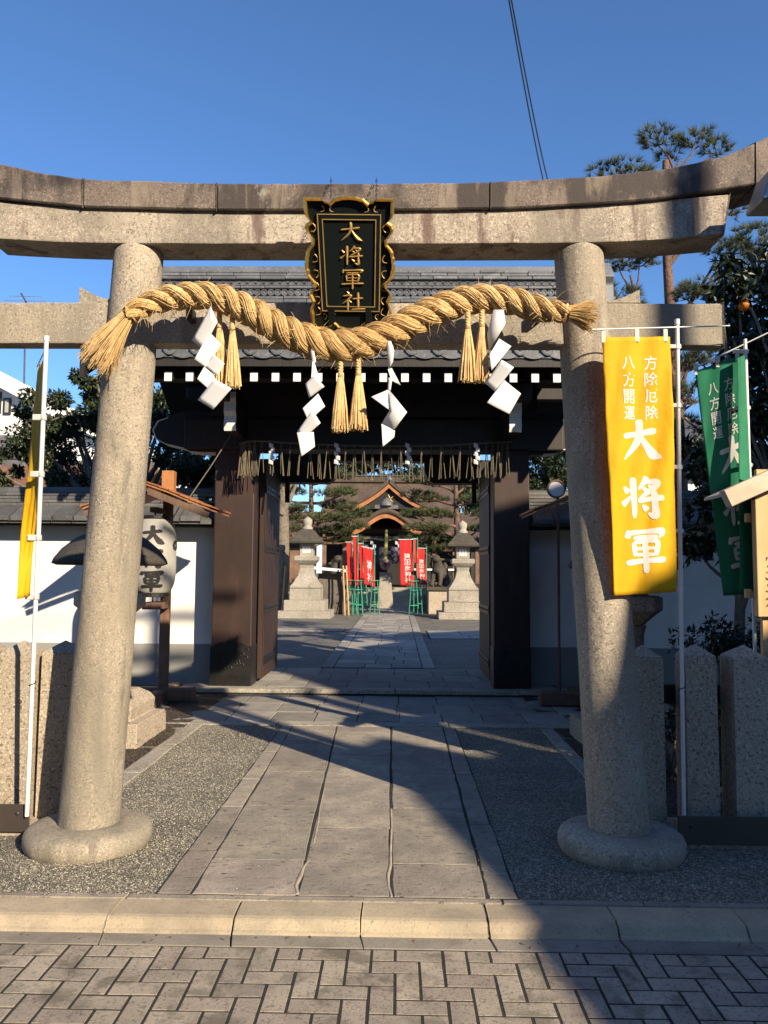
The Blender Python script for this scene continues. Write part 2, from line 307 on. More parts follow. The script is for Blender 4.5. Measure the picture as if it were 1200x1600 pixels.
# ---- brush lettering: strokes as (x, y, half width) on a 100 grid
CH = {
'大': [[(10, 60, 5), (45, 65, 4.5), (88, 71, 6)], [(49, 98, 6.5), (50, 72, 6), (42, 42, 5.5), (10, 6, 2)], [(51, 64, 3), (64, 38, 5.5), (80, 16, 8), (97, 7, 2)]],
'将': [[(9, 76, 2.5), (20, 62, 6)], [(3, 34, 6), (13, 42, 4), (25, 54, 2)], [(31, 97, 6), (31, 55, 5), (30, 2, 4)],
      [(63, 98, 5.5), (56, 84, 4.5), (42, 68, 2)], [(58, 85, 3), (84, 84, 5), (74, 68, 5), (44, 48, 2)], [(52, 72, 2), (62, 65, 4.5)], [(66, 78, 2), (72, 72, 4)],
      [(40, 42, 4.5), (68, 45, 4), (97, 47, 5.5)], [(77, 64, 5.5), (77, 34, 5), (76, 6, 6), (62, 12, 2)], [(50, 32, 2.5), (61, 19, 6)]],
'軍': [[(13, 95, 3), (11, 76, 6)], [(14, 88, 4.5), (50, 90, 3.5), (90, 90, 5.5), (80, 75, 2)], [(24, 76, 3.5), (78, 78, 4)], [(24, 66, 4.5), (27, 34, 4)],
      [(25, 66, 3.5), (74, 68, 4.5), (72, 34, 4.5)], [(27, 51, 3), (72, 52, 3)], [(27, 37, 3), (72, 37, 3)], [(4, 19, 5), (50, 23, 4.2), (97, 24, 5.5)], [(50, 80, 4.5), (50, 22, 4.5), (49, -6, 4)]],
'社': [[(24, 98, 3), (33, 86, 6)], [(8, 74, 4), (40, 78, 5), (27, 55, 4.5), (4, 34, 2)], [(27, 56, 5), (27, 0, 5)], [(31, 54, 2), (42, 42, 5)],
      [(48, 60, 4.5), (92, 64, 5)], [(70, 94, 6), (70, 8, 5)], [(42, 6, 4.5), (70, 8, 4.5), (100, 10, 6)]]}
def brush(mb, ch, fn, x0, y0, sx, sy, thick=0, lift=.0008, fat=1.3):
    """fn(x, y, h) -> point; each stroke sits a hair above the one before"""
    for k, st in enumerate(CH[ch]):
        P = cat(st, 7); n = len(P); rows = []
        for i, p in enumerate(P):
            d = P[min(i+1, n-1)]-P[max(i-1, 0)]; d = Vector((d.x, d.y)).normalized(); nn = Vector((-d.y, d.x))
            e = min(i, n-1-i); wd = fat*p.z*(.55 if e == 0 else .9 if e == 1 else 1)
            row = []
            for q, hh in ((-1, 0), (-.6, .8), (0, 1), (.6, .8), (1, 0)) if thick else ((-1, 0), (0, 0), (1, 0)):
                c = Vector((p.x, p.y))+nn*wd*q
                row.append(fn(x0+c.x/100*sx, y0+c.y/100*sy, hh*thick+lift*(k*.35+1)))
            rows.append(row)
        mm = len(rows[0]); vs = [p for r in rows for p in r]
        fs = [(i*mm+j, (i+1)*mm+j, (i+1)*mm+j+1, i*mm+j+1) for i in range(n-1) for j in range(mm-1)]
        mb.add(vs, fs, False)
_gl = {}
def glyph(ch, off=.012):
    if ch not in _gl:
        cu = bpy.data.curves.new('glyph', 'FONT'); cu.body = ch; cu.size = 1; cu.offset = off; cu.resolution_u = 3
        o = bpy.data.objects.new('glyph', cu); C.objects.link(o)
        me = bpy.data.meshes.new_from_object(o.evaluated_get(bpy.context.evaluated_depsgraph_get()))
        vs = [(p.co.x, p.co.y) for p in me.vertices]; fs = [tuple(p.vertices) for p in me.polygons]
        xs = [p[0] for p in vs]; ys = [p[1] for p in vs]; x0, x1, y0, y1 = min(xs), max(xs), min(ys), max(ys); s = max(x1-x0, y1-y0)
        _gl[ch] = ([((x-(x0+x1)/2)/s+.5, (y-(y0+y1)/2)/s+.5) for x, y in vs], fs)
        bpy.data.objects.remove(o); bpy.data.curves.remove(cu); bpy.data.meshes.remove(me)
    return _gl[ch]
def typed(mb, ch, fn, x0, y0, sx, sy, lift=.0015):
    vs, fs = glyph(ch); mb.add([fn(x0+x*sx, y0+y*sy, lift) for x, y in vs], fs)
# ================================================================ SETTING
struct('ground', MB().grid(lambda a, b: (lerp(-500, 500, a), lerp(-300, 900, b), -.11), 8, 8), 'ground')
street = struct('street', MB().box(-12, 12, -4, 3.70, -.105, -.0613), 'joint')
# herringbone paving bricks, one object each
S = .1045; Y_END = 3.688
mh = [[MB().box(.0062, 2*S-.0062, .0042, S-.0062, -.035, 0).mesh('paving_brick', 'paver', .0014, 1) for _ in range(1)][0]]
mv = MB().box(.0062, S-.0062, .0042, 2*S-.0062, -.035, 0).mesh('paving_brick', 'paver', .0014, 1)
mhalf = MB().box(.0062, S-.0062, .0042, S-.0062, -.035, 0).mesh('paving_brick', 'paver', .0014, 1)
x00 = -2.3; y00 = Y_END-11*S
for j in range(-1, 11):
    for i in range(44):
        q = (i-j) % 4; p = (x00+i*S, y00+j*S, -.06+rnd(-.0004, .0012))
        rot = (rnd(-.004, .004), rnd(-.004, .004), rnd(-.010, .010))
        if q == 0: link('paving_brick', mh[0], street, loc=p, rot=rot)
        elif q == 3: link('paving_brick', mv if j < 10 else mhalf, street, loc=p, rot=rot)
# rolled kerb in cast blocks
kerb = struct('kerb', MB().box(-6, 6, 3.705, 4.02, -.10, -.085), 'joint')
prof = [(3.798, -.10), (3.798, -.052), (3.804, -.047), (3.816, -.040), (3.842, -.010), (3.852, -.003), (3.872, .002), (3.91, .003), (4.032, .004), (4.032, -.10)]
gut = [(3.692, -.10), (3.692, -.058), (3.795, -.053), (3.795, -.10)]
for k in range(-5, 6):
    x = .435 + k*.597
    for nm, pr, mt, sk in (('kerb_block', prof, 'kerb', 0), ('gutter_block', gut, 'gutter', 1)):
        mb = MB(); j0, j1 = rnd(.002, .005), rnd(-.005, -.002); g = lambda y: (3.85-y)*(.12+.05*k)*sk*0+(y-3.8)*-.18*sk
        mb.rings([[(x+xx+g(y)+rnd(-.0015, .0015), y, z) for y, z in pr] for xx in (j0, .597+j1)], True, False)
        mb.build(nm, mt, kerb, .003, 1, fixn=True)
apron = struct('gravel_apron', MB().grid(lambda a, b: (lerp(-4, 4, a), lerp(4.035, 8.62, b), 0), 4, 4), 'washed_gravel')
edg = struct('edging', MB().box(-4, 4, 4.037, 4.083, -.05, -.012), 'joint')
for a, b in ((-3.4, -2.55), (-2.55, -1.745), (-1.745, -1.335), (-1.335, .52), (.53, 1.22), (1.22, 2.3), (2.3, 3.4)):
    slab(MB(), a+.004, b-.004, 4.037, 4.086, .008, .05, .003, .15, .005, .001).build('edging_stone', 'slab', edg)
mb = MB()                                   # loose stones over the washed surface, a few kicked on to the slabs
for _ in range(9000):
    q = random.random()
    x, y = (rnd(-2.04, -1.21), rnd(4.09, 8.45)) if q < .5 else (rnd(.62, 1.49), rnd(4.09, 8.4)) if q < .88 else (rnd(-3, -1.21), rnd(4.09, 4.9)) if q < .94 else (rnd(.62, 2.6), rnd(4.09, 4.8)) if q < .995 else (rnd(-1.2, .6), rnd(4.1, 8))
    r = rnd(.003, .0065); z = .0015 if q < .995 else .012; a = rnd(0, 3.14)
    mb.add([(x+r*math.cos(a+k*1.5708)*rnd(.8, 1.4), y+r*math.sin(a+k*1.5708)*rnd(.8, 1.4), z) for k in range(4)]+[(x, y, z+r*.8), (x, y, z-r*.5)], [(0, 1, 4), (1, 2, 4), (2, 3, 4), (3, 0, 4)])
mb.build('loose_gravel', 'loose_stone', kind='stuff', label='loose pale pebbles scattered over the washed gravel strips', category='gravel')
# stone path under the torii: border strips and three columns of slabs
path = struct('stone_path', MB().box(-1.205, .615, 4.088, 8.49, -.04, .0065), 'joint')
def vY(vs, u): return [4.092] + [gz(u, v).y for v in vs] + [8.485]
cols = [(lambda t: -1.2, lambda t: lerp(-1.03, -1.10, t), vY([1330, 1262, 1218, 1175], 330)),
        (lambda t: lerp(-1.02, -1.09, t), lambda t: lerp(-.50, -.635, t), vY([1346, 1261, 1207, 1157], 430)),
        (lambda t: lerp(-.485, -.62, t), lambda t: lerp(-.035, -.068, t), vY([1296, 1181, 1146], 550)),
        (lambda t: lerp(-.012, -.05, t), lambda t: lerp(.452, .475, t), vY([1353, 1265, 1210, 1167], 650)),
        (lambda t: lerp(.468, .49, t), lambda t: .608, vY([1363, 1290, 1212, 1165], 740))]
for fa, fb, ys in cols:
    for y0, y1 in zip(ys, ys[1:]):
        t0, t1 = (y0-4.09)/4.4, (y1-4.09)/4.4
        slab(MB(), 0, 0, y0+.004, y1-.004, .0095+rnd(-.001, .0015), .045, .005, .09, .005, .001, (fa(t0), fb(t0), fa(t1), fb(t1))).build('path_slab', 'slab', path)
mo = MB()
for pts, wd in (([(465, 1398), (462, 1385), (470, 1368), (474, 1356), (482, 1345)], .011), ([(612, 1402), (607, 1385), (606, 1370), (610, 1352), (610, 1335), (611, 1310), (612, 1290), (611, 1265)], .008), ([(490, 1318), (497, 1285), (500, 1262), (507, 1232)], .006)):
    P = [gz(u, v, .006) for u, v in pts]
    mo.tube([p-Vector((0, 0, wd*.35)) for p in P], [wd*rnd(.6, 1.1)+.003 for _ in P], 6)
mo.build('mortar_smear', 'mortar', path)
# pale kerb strips at the outer edges of the gravel
for nm, xa, xb, ys in (('border_strip', -2.20, -2.05, (5.1, 6.45, 7.5, 8.5)), ('border_strip', 1.50, 1.625, (5.2, 6.42, 7.4, 8.45))):
    st = struct(nm, MB().box(xa, xb, ys[0], ys[-1], -.05, .003), 'joint')
    for a, b in zip(ys, ys[1:]): slab(MB(), xa-.002, xb+.002, a+.004, b-.004, .014, .05, .003, .3, .006, .001).build('border_stone', 'granite_pale', st)
for nm, xa, xb in (('planting_bed', -9, -2.205), ('planting_bed', 1.63, 9)):
    struct(nm, MB().grid(lambda a, b: (lerp(xa, xb, a), lerp(5.35, 11.3, b), .012+.02*math.sin(a*31+b*17)*math.sin(b*23)), 20, 20), 'soil')
# cross strip, paving in front of the gate, step, platform
def paving(name, xa, xb, ys, cw, z, mat, base='joint', off=.5, piece='paving_slab', jx=.06):
    s_ = struct(name, MB().box(xa+.01, xb-.01, ys[0]+.012, ys[-1]+.004, z-.08, z-.006), base)
    for r, (a, b) in enumerate(zip(ys, ys[1:])):
        x = xa - (off*cw if r % 2 else 0)
        while x < xb-.02:
            x2 = x+cw*rnd(1-jx, 1+jx)
            if xb-x2 < .12: x2 = xb
            l, rr = max(x, xa), min(x2, xb)
            if rr-l > .06: slab(MB(), l+.004, rr-.004, a+.005, b-.005, z+rnd(-.003, .003), .05, .004, .2, .008, .002).build(piece, mat, s_)
            x = x2
    return s_
paving('cross_strip', -3.1, 2.3, (8.50, 8.72), 1.9, .012, 'granite_pale', piece='strip_stone')
paving('forecourt', -3.3, 2.9, (8.73, 9.3, 9.9, 10.56), .47, .010, 'slab_dark', off=.02)
paving('gate_step', -3.1, 2.45, (10.57, 10.80), 1.55, .085, 'granite_pale', piece='step_stone')
paving('gate_platform', -2.9, 2.3, (10.81, 11.45, 12.1, 12.93), .56, .082, 'slab_dark')
yard = struct('courtyard', MB().grid(lambda a, b: (lerp(-40, 40, a), lerp(12.96, 80, b), .062), 6, 6), 'yard_gravel')
cp = struct('courtyard_path', MB().box(-1.25, .62, 12.98, 37, 0, .07), 'joint')
y = 13.0
while y < 36.6:
    d = rnd(.5, .75)
    cuts = [-1.03] + sorted([rnd(-.62, -.35), rnd(-.1, .15)]) + [.41]
    for a, b in zip(cuts, cuts[1:]): slab(MB(), a+.006, b-.006, y+.006, y+d-.006, .088+rnd(-.003, .003), .05, .006, .3, .012, .003).build('path_slab', 'slab_dark', cp)
    y += d
for xa, xb in ((-1.245, -1.04), (.42, .615)):
    y = 13.0
    while y < 36.6:
        slab(MB(), xa, xb, y+.006, min(y+1.6, 37)-.006, .09, .05, .004, .5, .01, .002).build('border_stone', 'slab_dark', cp); y += 1.6
sp = struct('side_path', MB().box(.75, 7, 19.0, 21.6, 0, .066), 'joint')
for ya, yb in ((19.0, 19.9), (20.0, 21.5)):
    x = .8
    while x < 6.5:
        d = rnd(.7, 1.3); slab(MB(), x, x+d-.02, ya, yb, .088, .05, .006, .4, .012, .003).build('paving_slab', 'slab_dark', sp); x += d
sp2 = struct('side_path', MB().box(-7, -1.4, 21.0, 22.0, 0, .066), 'joint')
x = -6.9
while x < -1.7:
    d = rnd(.9, 1.5); slab(MB(), x, min(x+d, -1.42)-.02, 21.02, 21.98, .088, .05, .006, .4, .012, .003).build('paving_slab', 'slab_dark', sp2); x += d

# ================================================================ TORII
TY = 4.84
torii = thing('torii_gate', (-.28, TY, 0), 'weathered grey granite shrine gateway arch spanning the stone path', 'torii')
PIL = []
for (ub, vb), (ut, vt) in (((139, 1290), (218, 386)), ((967, 1300), (903, 384))):
    b = px(ub, vb, TY); t_ = px(ut, vt, TY); d = (t_-b)/(t_.z-b.z); b0 = b+d*(.10-b.z); top = b+d*(t_.z+.015-b.z)
    PIL.append((b0, d, top))
    zsb = px(ut, 380, 4.70).z; H = zsb-b0.z-.03; rs = []
    for k in range(40):
        f = min(k/36, 1); z = f*H; r = lerp(.177, .150, f)
        if k > 36: z = H+(.02, .035, .06)[k-37]; r = (.147, .140, .130)[k-37]
        c = b0+d*z
        rs.append([c+Vector((math.cos(a*6.28318/40)*r, math.sin(a*6.28318/40)*r, 0))*(1+.006*math.sin(z*7+a*.9)) for a in range(40)])
    MB().rings(rs).build('pillar', 'granite', torii)
    mb = MB(); cx, cy = b0.x+(.0 if ub < 600 else .01), b0.y
    mb.lathe((cx, cy, 0), [(.33, -.03), (.352, .0), (.366, .03), (.366, .072), (.354, .098), (.33, .114), (.29, .124), (.235, .130), (.19, .132), (.17, .125)], 48)
    mb.build('base_ring', 'granite', torii)
NF, NB = 4.775, 4.905                      # tie beam front and back
zt, zb = px(565, 473, NF).z, px(565, 538, NF).z
lx, rx = -2.56, px(1131, 500, NF).x
lp, rp = px(207, 500, TY).x, px(910, 500, TY).x
def rough_beam(x0, x1, y0, y1, z0, z1, n=10):
    rs = []
    for k in range(n+1):
        x = lerp(x0, x1, k/n); rs.append([(x, y0+rnd(-.003, .003), z0+rnd(-.002, .002)), (x, y1, z0), (x, y1, z1), (x, y0+rnd(-.003, .003), z1+rnd(-.002, .002))])
    return MB().rings(rs, True, False)
for a, b in ((lx, lp), (lp, rp), (rp, rx)): rough_beam(a+.001, b-.001, NF, NB, zb, zt).build('tie_beam', 'granite', torii, .01, 2, fixn=True)
for u0, u1, hi in ((124, 170, 0), (256, 304, 1), (812, 864, 0), (949, 1001, 1)):   # wedges: tall end away from or at the pillar
    x0, x1 = px(u0, 474, NF).x, px(u1, 474, NF).x; n = 8
    pr = [(lerp(x0, x1, k/n), zt+.018+.075*((1-k/n) if not hi else k/n)**1.6) for k in range(n+1)]
    poly = [(x0, NF+.008, zt+.001)] + [(x1, NF+.008, zt+.001)] + [(x, NF+.008, z) for x, z in reversed(pr)]
    MB().extrude(poly, (0, .115, 0)).build('wedge', 'granite', torii, .006, 1, fixn=True)
SF, SB = 4.70, 4.975
sbot = [(-28, 371), (0, 373), (100, 378), (185, 380), (600, 380.5), (800, 380), (935, 379), (1040, 374), (1131, 366)]
stop = [(-40, 309), (0, 315), (130, 325), (340, 330), (600, 330), (800, 328), (953, 320), (1033, 313), (1141, 303)]
def zat(tab, u, Y): return px(u, interp(tab, u), Y)
rs = []
for k in range(33):
    f = k/32; ub = lerp(-22, 1131, f); ut = lerp(-42, 1141, f)
    b = px(ub, interp(sbot, ub), SF); t_ = px(ut, interp(stop, ut), SF)
    rs.append([b+Vector((0, rnd(-.002, .002), rnd(-.002, .002))), (b.x+(.0), SB, b.z), (t_.x, SB, t_.z), t_+Vector((0, rnd(-.002, .002), 0))])
MB().rings(rs, True, False).build('lower_lintel', 'granite_beam', torii, .008, 2, fixn=True)
KF, KB = 4.655, 5.02
kbot = [(-80, 290), (0, 308), (130, 321), (340, 326), (600, 326), (800, 323), (953, 315), (1033, 308), (1100, 298), (1180, 286), (1260, 266)]
ktop = [(-80, 228), (-30, 247), (0, 257), (60, 270), (128, 280), (340, 287), (600, 287), (760, 285), (850, 281), (953, 274), (1060, 261), (1133, 244), (1170, 229), (1200, 215), (1260, 186)]
cut = [-78, 128, 338, 766, 1182, 1244]
for ci, (a, b_) in enumerate(zip(cut, cut[1:])):
    n = max(4, int((b_-a)/18)); rs = []
    for k in range(n+1):
        u = lerp(a+.5, b_-.5, k/n); lo = px(u, interp(kbot, u), KF); hi = px(u, interp(ktop, u), KF); j = rnd(-.003, .003)
        rs.append([lo+Vector((0, .012, 0)), (lo.x, KB-.012, lo.z), (lo.x, KB, hi.z), (lo.x, (KF+KB)/2, hi.z+.055), Vector((lo.x, KF+rnd(-.002, .002), hi.z+j))])
    MB().rings(rs, True, False).build('upper_lintel', 'granite_top', torii, .007, 1, fixn=True)
for u in (302, 838):                       # small iron brackets that carry the rope
    p = px(u, 497, NF); MB().box(p.x-.02, p.x+.02, NF-.10, NF-.001, p.z-.035, p.z+.035).build('rope_bracket', 'iron', torii, .004)

# ---------------------------------------------------------------- plaque
top_c, bot_c = px(545, 309, 4.40), px(549, 516, 4.66)
vy = (top_c-bot_c); PH = vy.length; vy.normalize(); vx = Vector((1, 0, -.012)).normalized(); vn = vx.cross(vy).normalized()
plq = thing('shrine_plaque', tuple((top_c+bot_c)/2), 'black lacquered name plaque in a wavy gold frame hung on the torii', 'plaque')
WT, WB = .262, .235                        # half widths at top and bottom
def pl(x, y, h=0): return bot_c + vx*x + vy*y + vn*h
side = [(0, 0), (.10, .0), (.14, -.008), (.175, -.03), (.195, -.006), (.225, .003), (.25, -.004), (.30, -.034), (.345, -.03), (.375, -.008), (.40, .004), (.43, .007), (.445, .013), (.475, .013), (.49, .017), (.53, .017), (.545, .011), (.575, .011), (.60, .0), (.64, -.028), (.675, -.03), (.71, -.006), (.735, .004), (.76, -.004), (.79, -.014), (.82, -.004), (.86, .004), (.90, -.002), (1, 0)]
topw = [(0, 0), (.18, .0), (.21, -.012), (.25, -.016), (.275, -.03), (.30, -.022), (.34, -.004), (.38, .0), (.42, .006), (.5, .008), (.58, .006), (.62, .0), (.66, -.004), (.70, -.022), (.725, -.03), (.75, -.016), (.79, -.012), (.82, 0), (1, 0)]
out = []
for t_, o_ in side: y = PH*(1-t_); out.append((lerp(WB, WT, 1-t_)+o_, y))             # right side downwards
for t_, o_ in topw[1:-1]: out.append((lerp(WB, -WB, t_), -o_*1.3 if False else -o_))        # bottom
for t_, o_ in reversed(side): y = PH*(1-t_); out.append((-(lerp(WB, WT, 1-t_)+o_), y))
for t_, o_ in topw[1:-1]: out.append((lerp(-WT, WT, t_), PH+o_))
cyy = PH/2
def insd(p, k): return (p[0]*(1-k/.25), cyy+(p[1]-cyy)*(1-k/(PH/2)))
rs = [[pl(*p, -.055) for p in out], [pl(*p, .022) for p in out], [pl(*insd(p, .010), .030) for p in out], [pl(*insd(p, .020), .020) for p in out], [pl(*insd(p, .020), -.055) for p in out]]
MB().rings(rs, False, False).build('gold_frame', 'gold', plq)
mb = MB(); inn = [insd(p, .0202) for p in out]; rect = []
n = len(inn)
mb.add([pl(*p, -.008) for p in inn], [tuple(range(n))]); mb.add([pl(*p, -.05) for p in inn], [tuple(range(n-1, -1, -1))])
mb.build('back_board', 'lacquer', plq)
IW, IB, IT = .168, .115, PH-.095
def frame(mb, w_, y0, y1, t, h0, h1, wt=None):
    wt = wt or w_
    for a in (0, 1):
        pass
    quad = lambda k: [(-w_+k, y0+k), (w_-k, y0+k), (wt-k, y1-k), (-wt+k, y1-k)]
    o_, i_ = quad(0), quad(t)
    mb.rings([[pl(*p, h0) for p in o_], [pl(*p, h1) for p in o_], [pl(*p, h1) for p in i_], [pl(*p, h0) for p in i_]], False, False)
mb = MB(); frame(mb, IW+.008, IB-.012, IT+.012, .040, -.007, .012, IW+.022); mb.build('inner_moulding', 'lacquer', plq, .003)
mb = MB(); frame(mb, IW+.003, IB-.006, IT+.006, .005, .010, .0155, IW+.017); frame(mb, IW-.024, IB+.020, IT-.022, .0045, .010, .0155, IW-.011); mb.build('gold_line', 'gold_dull', plq)
mb = MB(); quad = [(-IW+.03, IB+.026), (IW-.03, IB+.026), (IW-.016, IT-.028), (-IW+.016, IT-.028)]
mb.rings([[pl(*p, -.0065) for p in quad], [pl(*p, .002) for p in quad]], True, False); mb.build('panel', 'lacquer', plq)
ch_h = .1285
for k, ch in enumerate('大将軍社'):
    mb = MB(); s_ = .142; brush(mb, ch, lambda x, y, h: pl(x+.008, y, .0025+h), -s_/2+.004*k*.6, IT-.045-ch_h*(k+1)+.026, s_, .112, .013, .0006, 1.15)
    mb.build('gold_character', 'gold_dull', plq)
mb = MB()
def curl(x, y, s_, fx, fy):
    pts = [pl(x+fx*s_*(.1+.9*t)*math.sin(t*3.6), y+fy*s_*1.3*(1-math.cos(t*3.3))*.55, .002) for t in [i/9 for i in range(10)]]; MB().tube(pts, [.0045-.0025*i/9 for i in range(10)], 5).build('gold_scroll', 'gold_dull', plq)
for sx in (-1, 1):
    for yy, fy in ((.60, -1), (.555, 1), (.43, -1), (.30, 1), (.27, -1), (.15, 1), (.13, -1)): curl(sx*(lerp(WB, WT, yy/PH)-.045), yy, .03, -sx, fy)
    for xx in (.10, .155): curl(sx*xx, PH-.045, .022, sx if xx < .12 else -sx, -1); curl(sx*xx, .062, .022, sx if xx < .12 else -sx, 1)
for sx in (-.115, .105): MB().rings([[pl(sx+a, y_, h) for a, h in ((-.019, -.05), (.019, -.05), (.019, .026), (-.019, .026))] for y_ in (.0, .115)], True, False).build('support_block', 'lacquer', plq, .003)
for u in (517, 588):                       # hanging chains
    a = px(u, 311, 4.44); b = px(u, 285, 4.66)+Vector((0, 0, .03)); n = 9; mb = MB()
    for k in range(n):
        c = a.lerp(b, (k+.5)/n); d = (b-a).normalized(); sd = Vector((1, 0, 0)) if k % 2 else d.cross(Vector((1, 0, 0)))
        ring = [c+d*math.cos(q*.7854)*.0125+sd*math.sin(q*.7854)*.007 for q in range(9)]; mb.tube(ring, .0022, 4, False)
    mb.build('chain', 'iron', plq)

# ---------------------------------------------------------------- straw rope
RY = 4.56
cl = [(200, 494, 15), (225, 478, 17), (258, 467, 20), (300, 462, 21), (345, 466, 22), (395, 489, 24), (447, 518, 25), (500, 537, 25.5), (545, 540, 25.5), (592, 527, 25), (640, 504, 24.5), (690, 481, 24), (740, 468, 23), (790, 469, 22), (838, 481, 20), (868, 487, 17), (888, 489, 14)]
cpts = cat([tuple(px(u, v, RY+(.06*abs((u-545)/345)**3)*-1)) for u, v, r in cl], 16)
crad = [v.x for v in cat([(r*.93*RY/F, 0, 0) for u, v, r in cl], 16)]
NPT = len(cpts)
lens = [0]
for a, b in zip(cpts, cpts[1:]): lens.append(lens[-1]+(b-a).length)
rope = thing('sacred_rope', tuple(cpts[NPT//2]), 'thick twisted golden straw rope slung across the stone torii', 'rope')
def rframe(i):
    d = (cpts[min(i+1, NPT-1)]-cpts[max(i-1, 0)]).normalized(); u_ = Vector((0, -1, 0)); u_ = (u_-d*u_.dot(d)).normalized(); return d, u_, d.cross(u_)
def strand_pt(i, k):
    d, u_, q = rframe(i); a = 6.28318*lens[i]/.325 + k*2.0944; o_ = crad[i]*.60
    return cpts[i]+(u_*math.cos(a)+q*math.sin(a))*o_, d, u_, q, a
fib = MB()
for k in range(3):
    P = [strand_pt(i, k)[0] for i in range(NPT)]
    MB().tube(P, [crad[i]*.475 for i in range(NPT)], 12).build('strand', 'straw_core', rope)
    for f in range(84):                    # straws laid along each strand
        ph = 6.28318*f/84+rnd(-.1, .1); i0 = 0; pts = []; tw = rnd(-.1, .8); jj = rnd(.97, 1.06)
        segs = sorted(random.sample(range(6, NPT-6), 2)); st = 0
        for i in range(NPT):
            c, d, u_, q, a = strand_pt(i, k); sd = (P[min(i+1, NPT-1)]-P[max(i-1, 0)]).normalized()
            e1 = u_-sd*u_.dot(sd); e1.normalize(); e2 = sd.cross(e1); aa = ph+tw*lens[i]*9
            pts.append(c+(e1*math.cos(aa)+e2*math.sin(aa))*crad[i]*(.475*jj+.014*math.sin(i*.43+f*2.1)))
        fib.tube(pts, [.0027*rnd(.6, 1.3) for _ in pts], 3, False)
for _ in range(650):                       # loose ends sticking out
    i = random.randrange(8, NPT-8); c, d, u_, q, a = strand_pt(i, random.randrange(3)); aa = rnd(0, 6.28)
    o_ = (u_*math.cos(aa)+q*math.sin(aa)); p = cpts[i]+o_*crad[i]*.92; dr = (o_*rnd(.3, 1)+d*rnd(-1.2, 1.2)+Vector((0, 0, rnd(-.6, .1)))).normalized(); l_ = rnd(.02, .085)*(1.8 if random.random() < .06 else 1)
    fib.tube([p, p+dr*l_*.5+Vector((0, 0, -.002)), p+dr*l_+Vector((0, 0, -.2*l_))], [.0017, .0014, .0006], 3, False)
fib.build('straw_fibres', 'straw', rope, kind='stuff')
def tuft(base, axis, ln, r0, r1, n, droop, name, parent):
    mb = MB(); axis = axis.normalized(); s1 = axis.cross(Vector((0, 1, 0))).normalized(); s2 = axis.cross(s1)
    for _ in range(n):
        a, q = rnd(0, 6.283), math.sqrt(random.random()); o_ = (s1*math.cos(a)+s2*math.sin(a))*q; l_ = ln*rnd(.72, 1.08)
        pts = [base+o_*r0, base+o_*lerp(r0, r1, .35)+axis*l_*.4+Vector((0, 0, -droop*.1)), base+o_*lerp(r0, r1, .75)+axis*l_*.75+Vector((rnd(-.006, .006), 0, -droop*.45)), base+o_*r1*rnd(.8, 1.15)+axis*l_+Vector((rnd(-.012, .012), rnd(-.01, .01), -droop))]
        mb.tube(pts, [.0034, .003, .0024, .0012], 3, False)
    return mb.build(name, 'straw', parent, kind='stuff')
tuft(cpts[0], px(152, 562, RY)-cpts[0]+Vector((0, -.03, 0)), .33, .040, .115, 420, .03, 'straw_brush', rope)
tuft(cpts[-1], px(925, 492, RY-.05)-cpts[-1], .155, .04, .095, 330, .015, 'straw_brush', rope)
for i in (2, NPT-5): 
    d, u_, q = rframe(i); MB().tube([cpts[i]+(u_*math.cos(a*.5236)+q*math.sin(a*.5236))*crad[i]*1.02+d*.004*a/12 for a in range(26)], .004, 5).build('binding_cord', 'straw', rope)
# ---- tassels
def tassel(u, v0, v1, v2, Y, spread, label):
    a, b, c = px(u, v0, Y), px(u, v1, Y), px(u+rnd(-2, 2), v2, Y); t = thing('straw_tassel', tuple(a), label, 'tassel', 'straw tassels on the rope')
    for k in range(2):
        n = 22; MB().tube([a.lerp(b, i/n)+Vector((math.cos(i*1.05+k*3.14), math.sin(i*1.05+k*3.14), 0))*.0085 for i in range(n+1)], .0095, 6).build('cord', 'straw', t)
    mb = MB()
    for _ in range(125):
        an, q = rnd(0, 6.283), math.sqrt(random.random()); o_ = Vector((math.cos(an), math.sin(an)*.7, 0))*q; e = rnd(.9, 1.02)
        mb.tube([b+Vector((0, 0, .012))+o_*.012, b.lerp(c, .2)+o_*spread*.45, b.lerp(c, .6)+o_*spread*.78, b.lerp(c, e)+o_*spread*rnd(.9, 1.08)], [.0032, .0036, .0036, .0030], 4, True)
    mb.build('straw_skirt', 'straw', t, kind='stuff')
    MB().tube([b+Vector((math.cos(i*.6)*.016, math.sin(i*.6)*.016, -.004+.0006*i)) for i in range(22)], .003, 4).build('binding', 'straw', t)
tassel(343, 484, 512, 603, 4.60, .052, 'straw tassel half hidden behind the leftmost paper streamer')
tassel(363, 490, 516, 606, 4.56, .050, 'straw tassel just right of the leftmost paper streamer')
tassel(532, 556, 588, 675, 4.55, .052, 'left one of the two straw tassels under the plaque')
tassel(560, 554, 586, 672, 4.55, .055, 'right one of the two straw tassels under the plaque')
tassel(731, 480, 513, 597, 4.52, .055, 'left one of the two straw tassels near the right pillar')
tassel(753, 478, 510, 598, 4.52, .050, 'straw tassel touching the rightmost paper streamer')
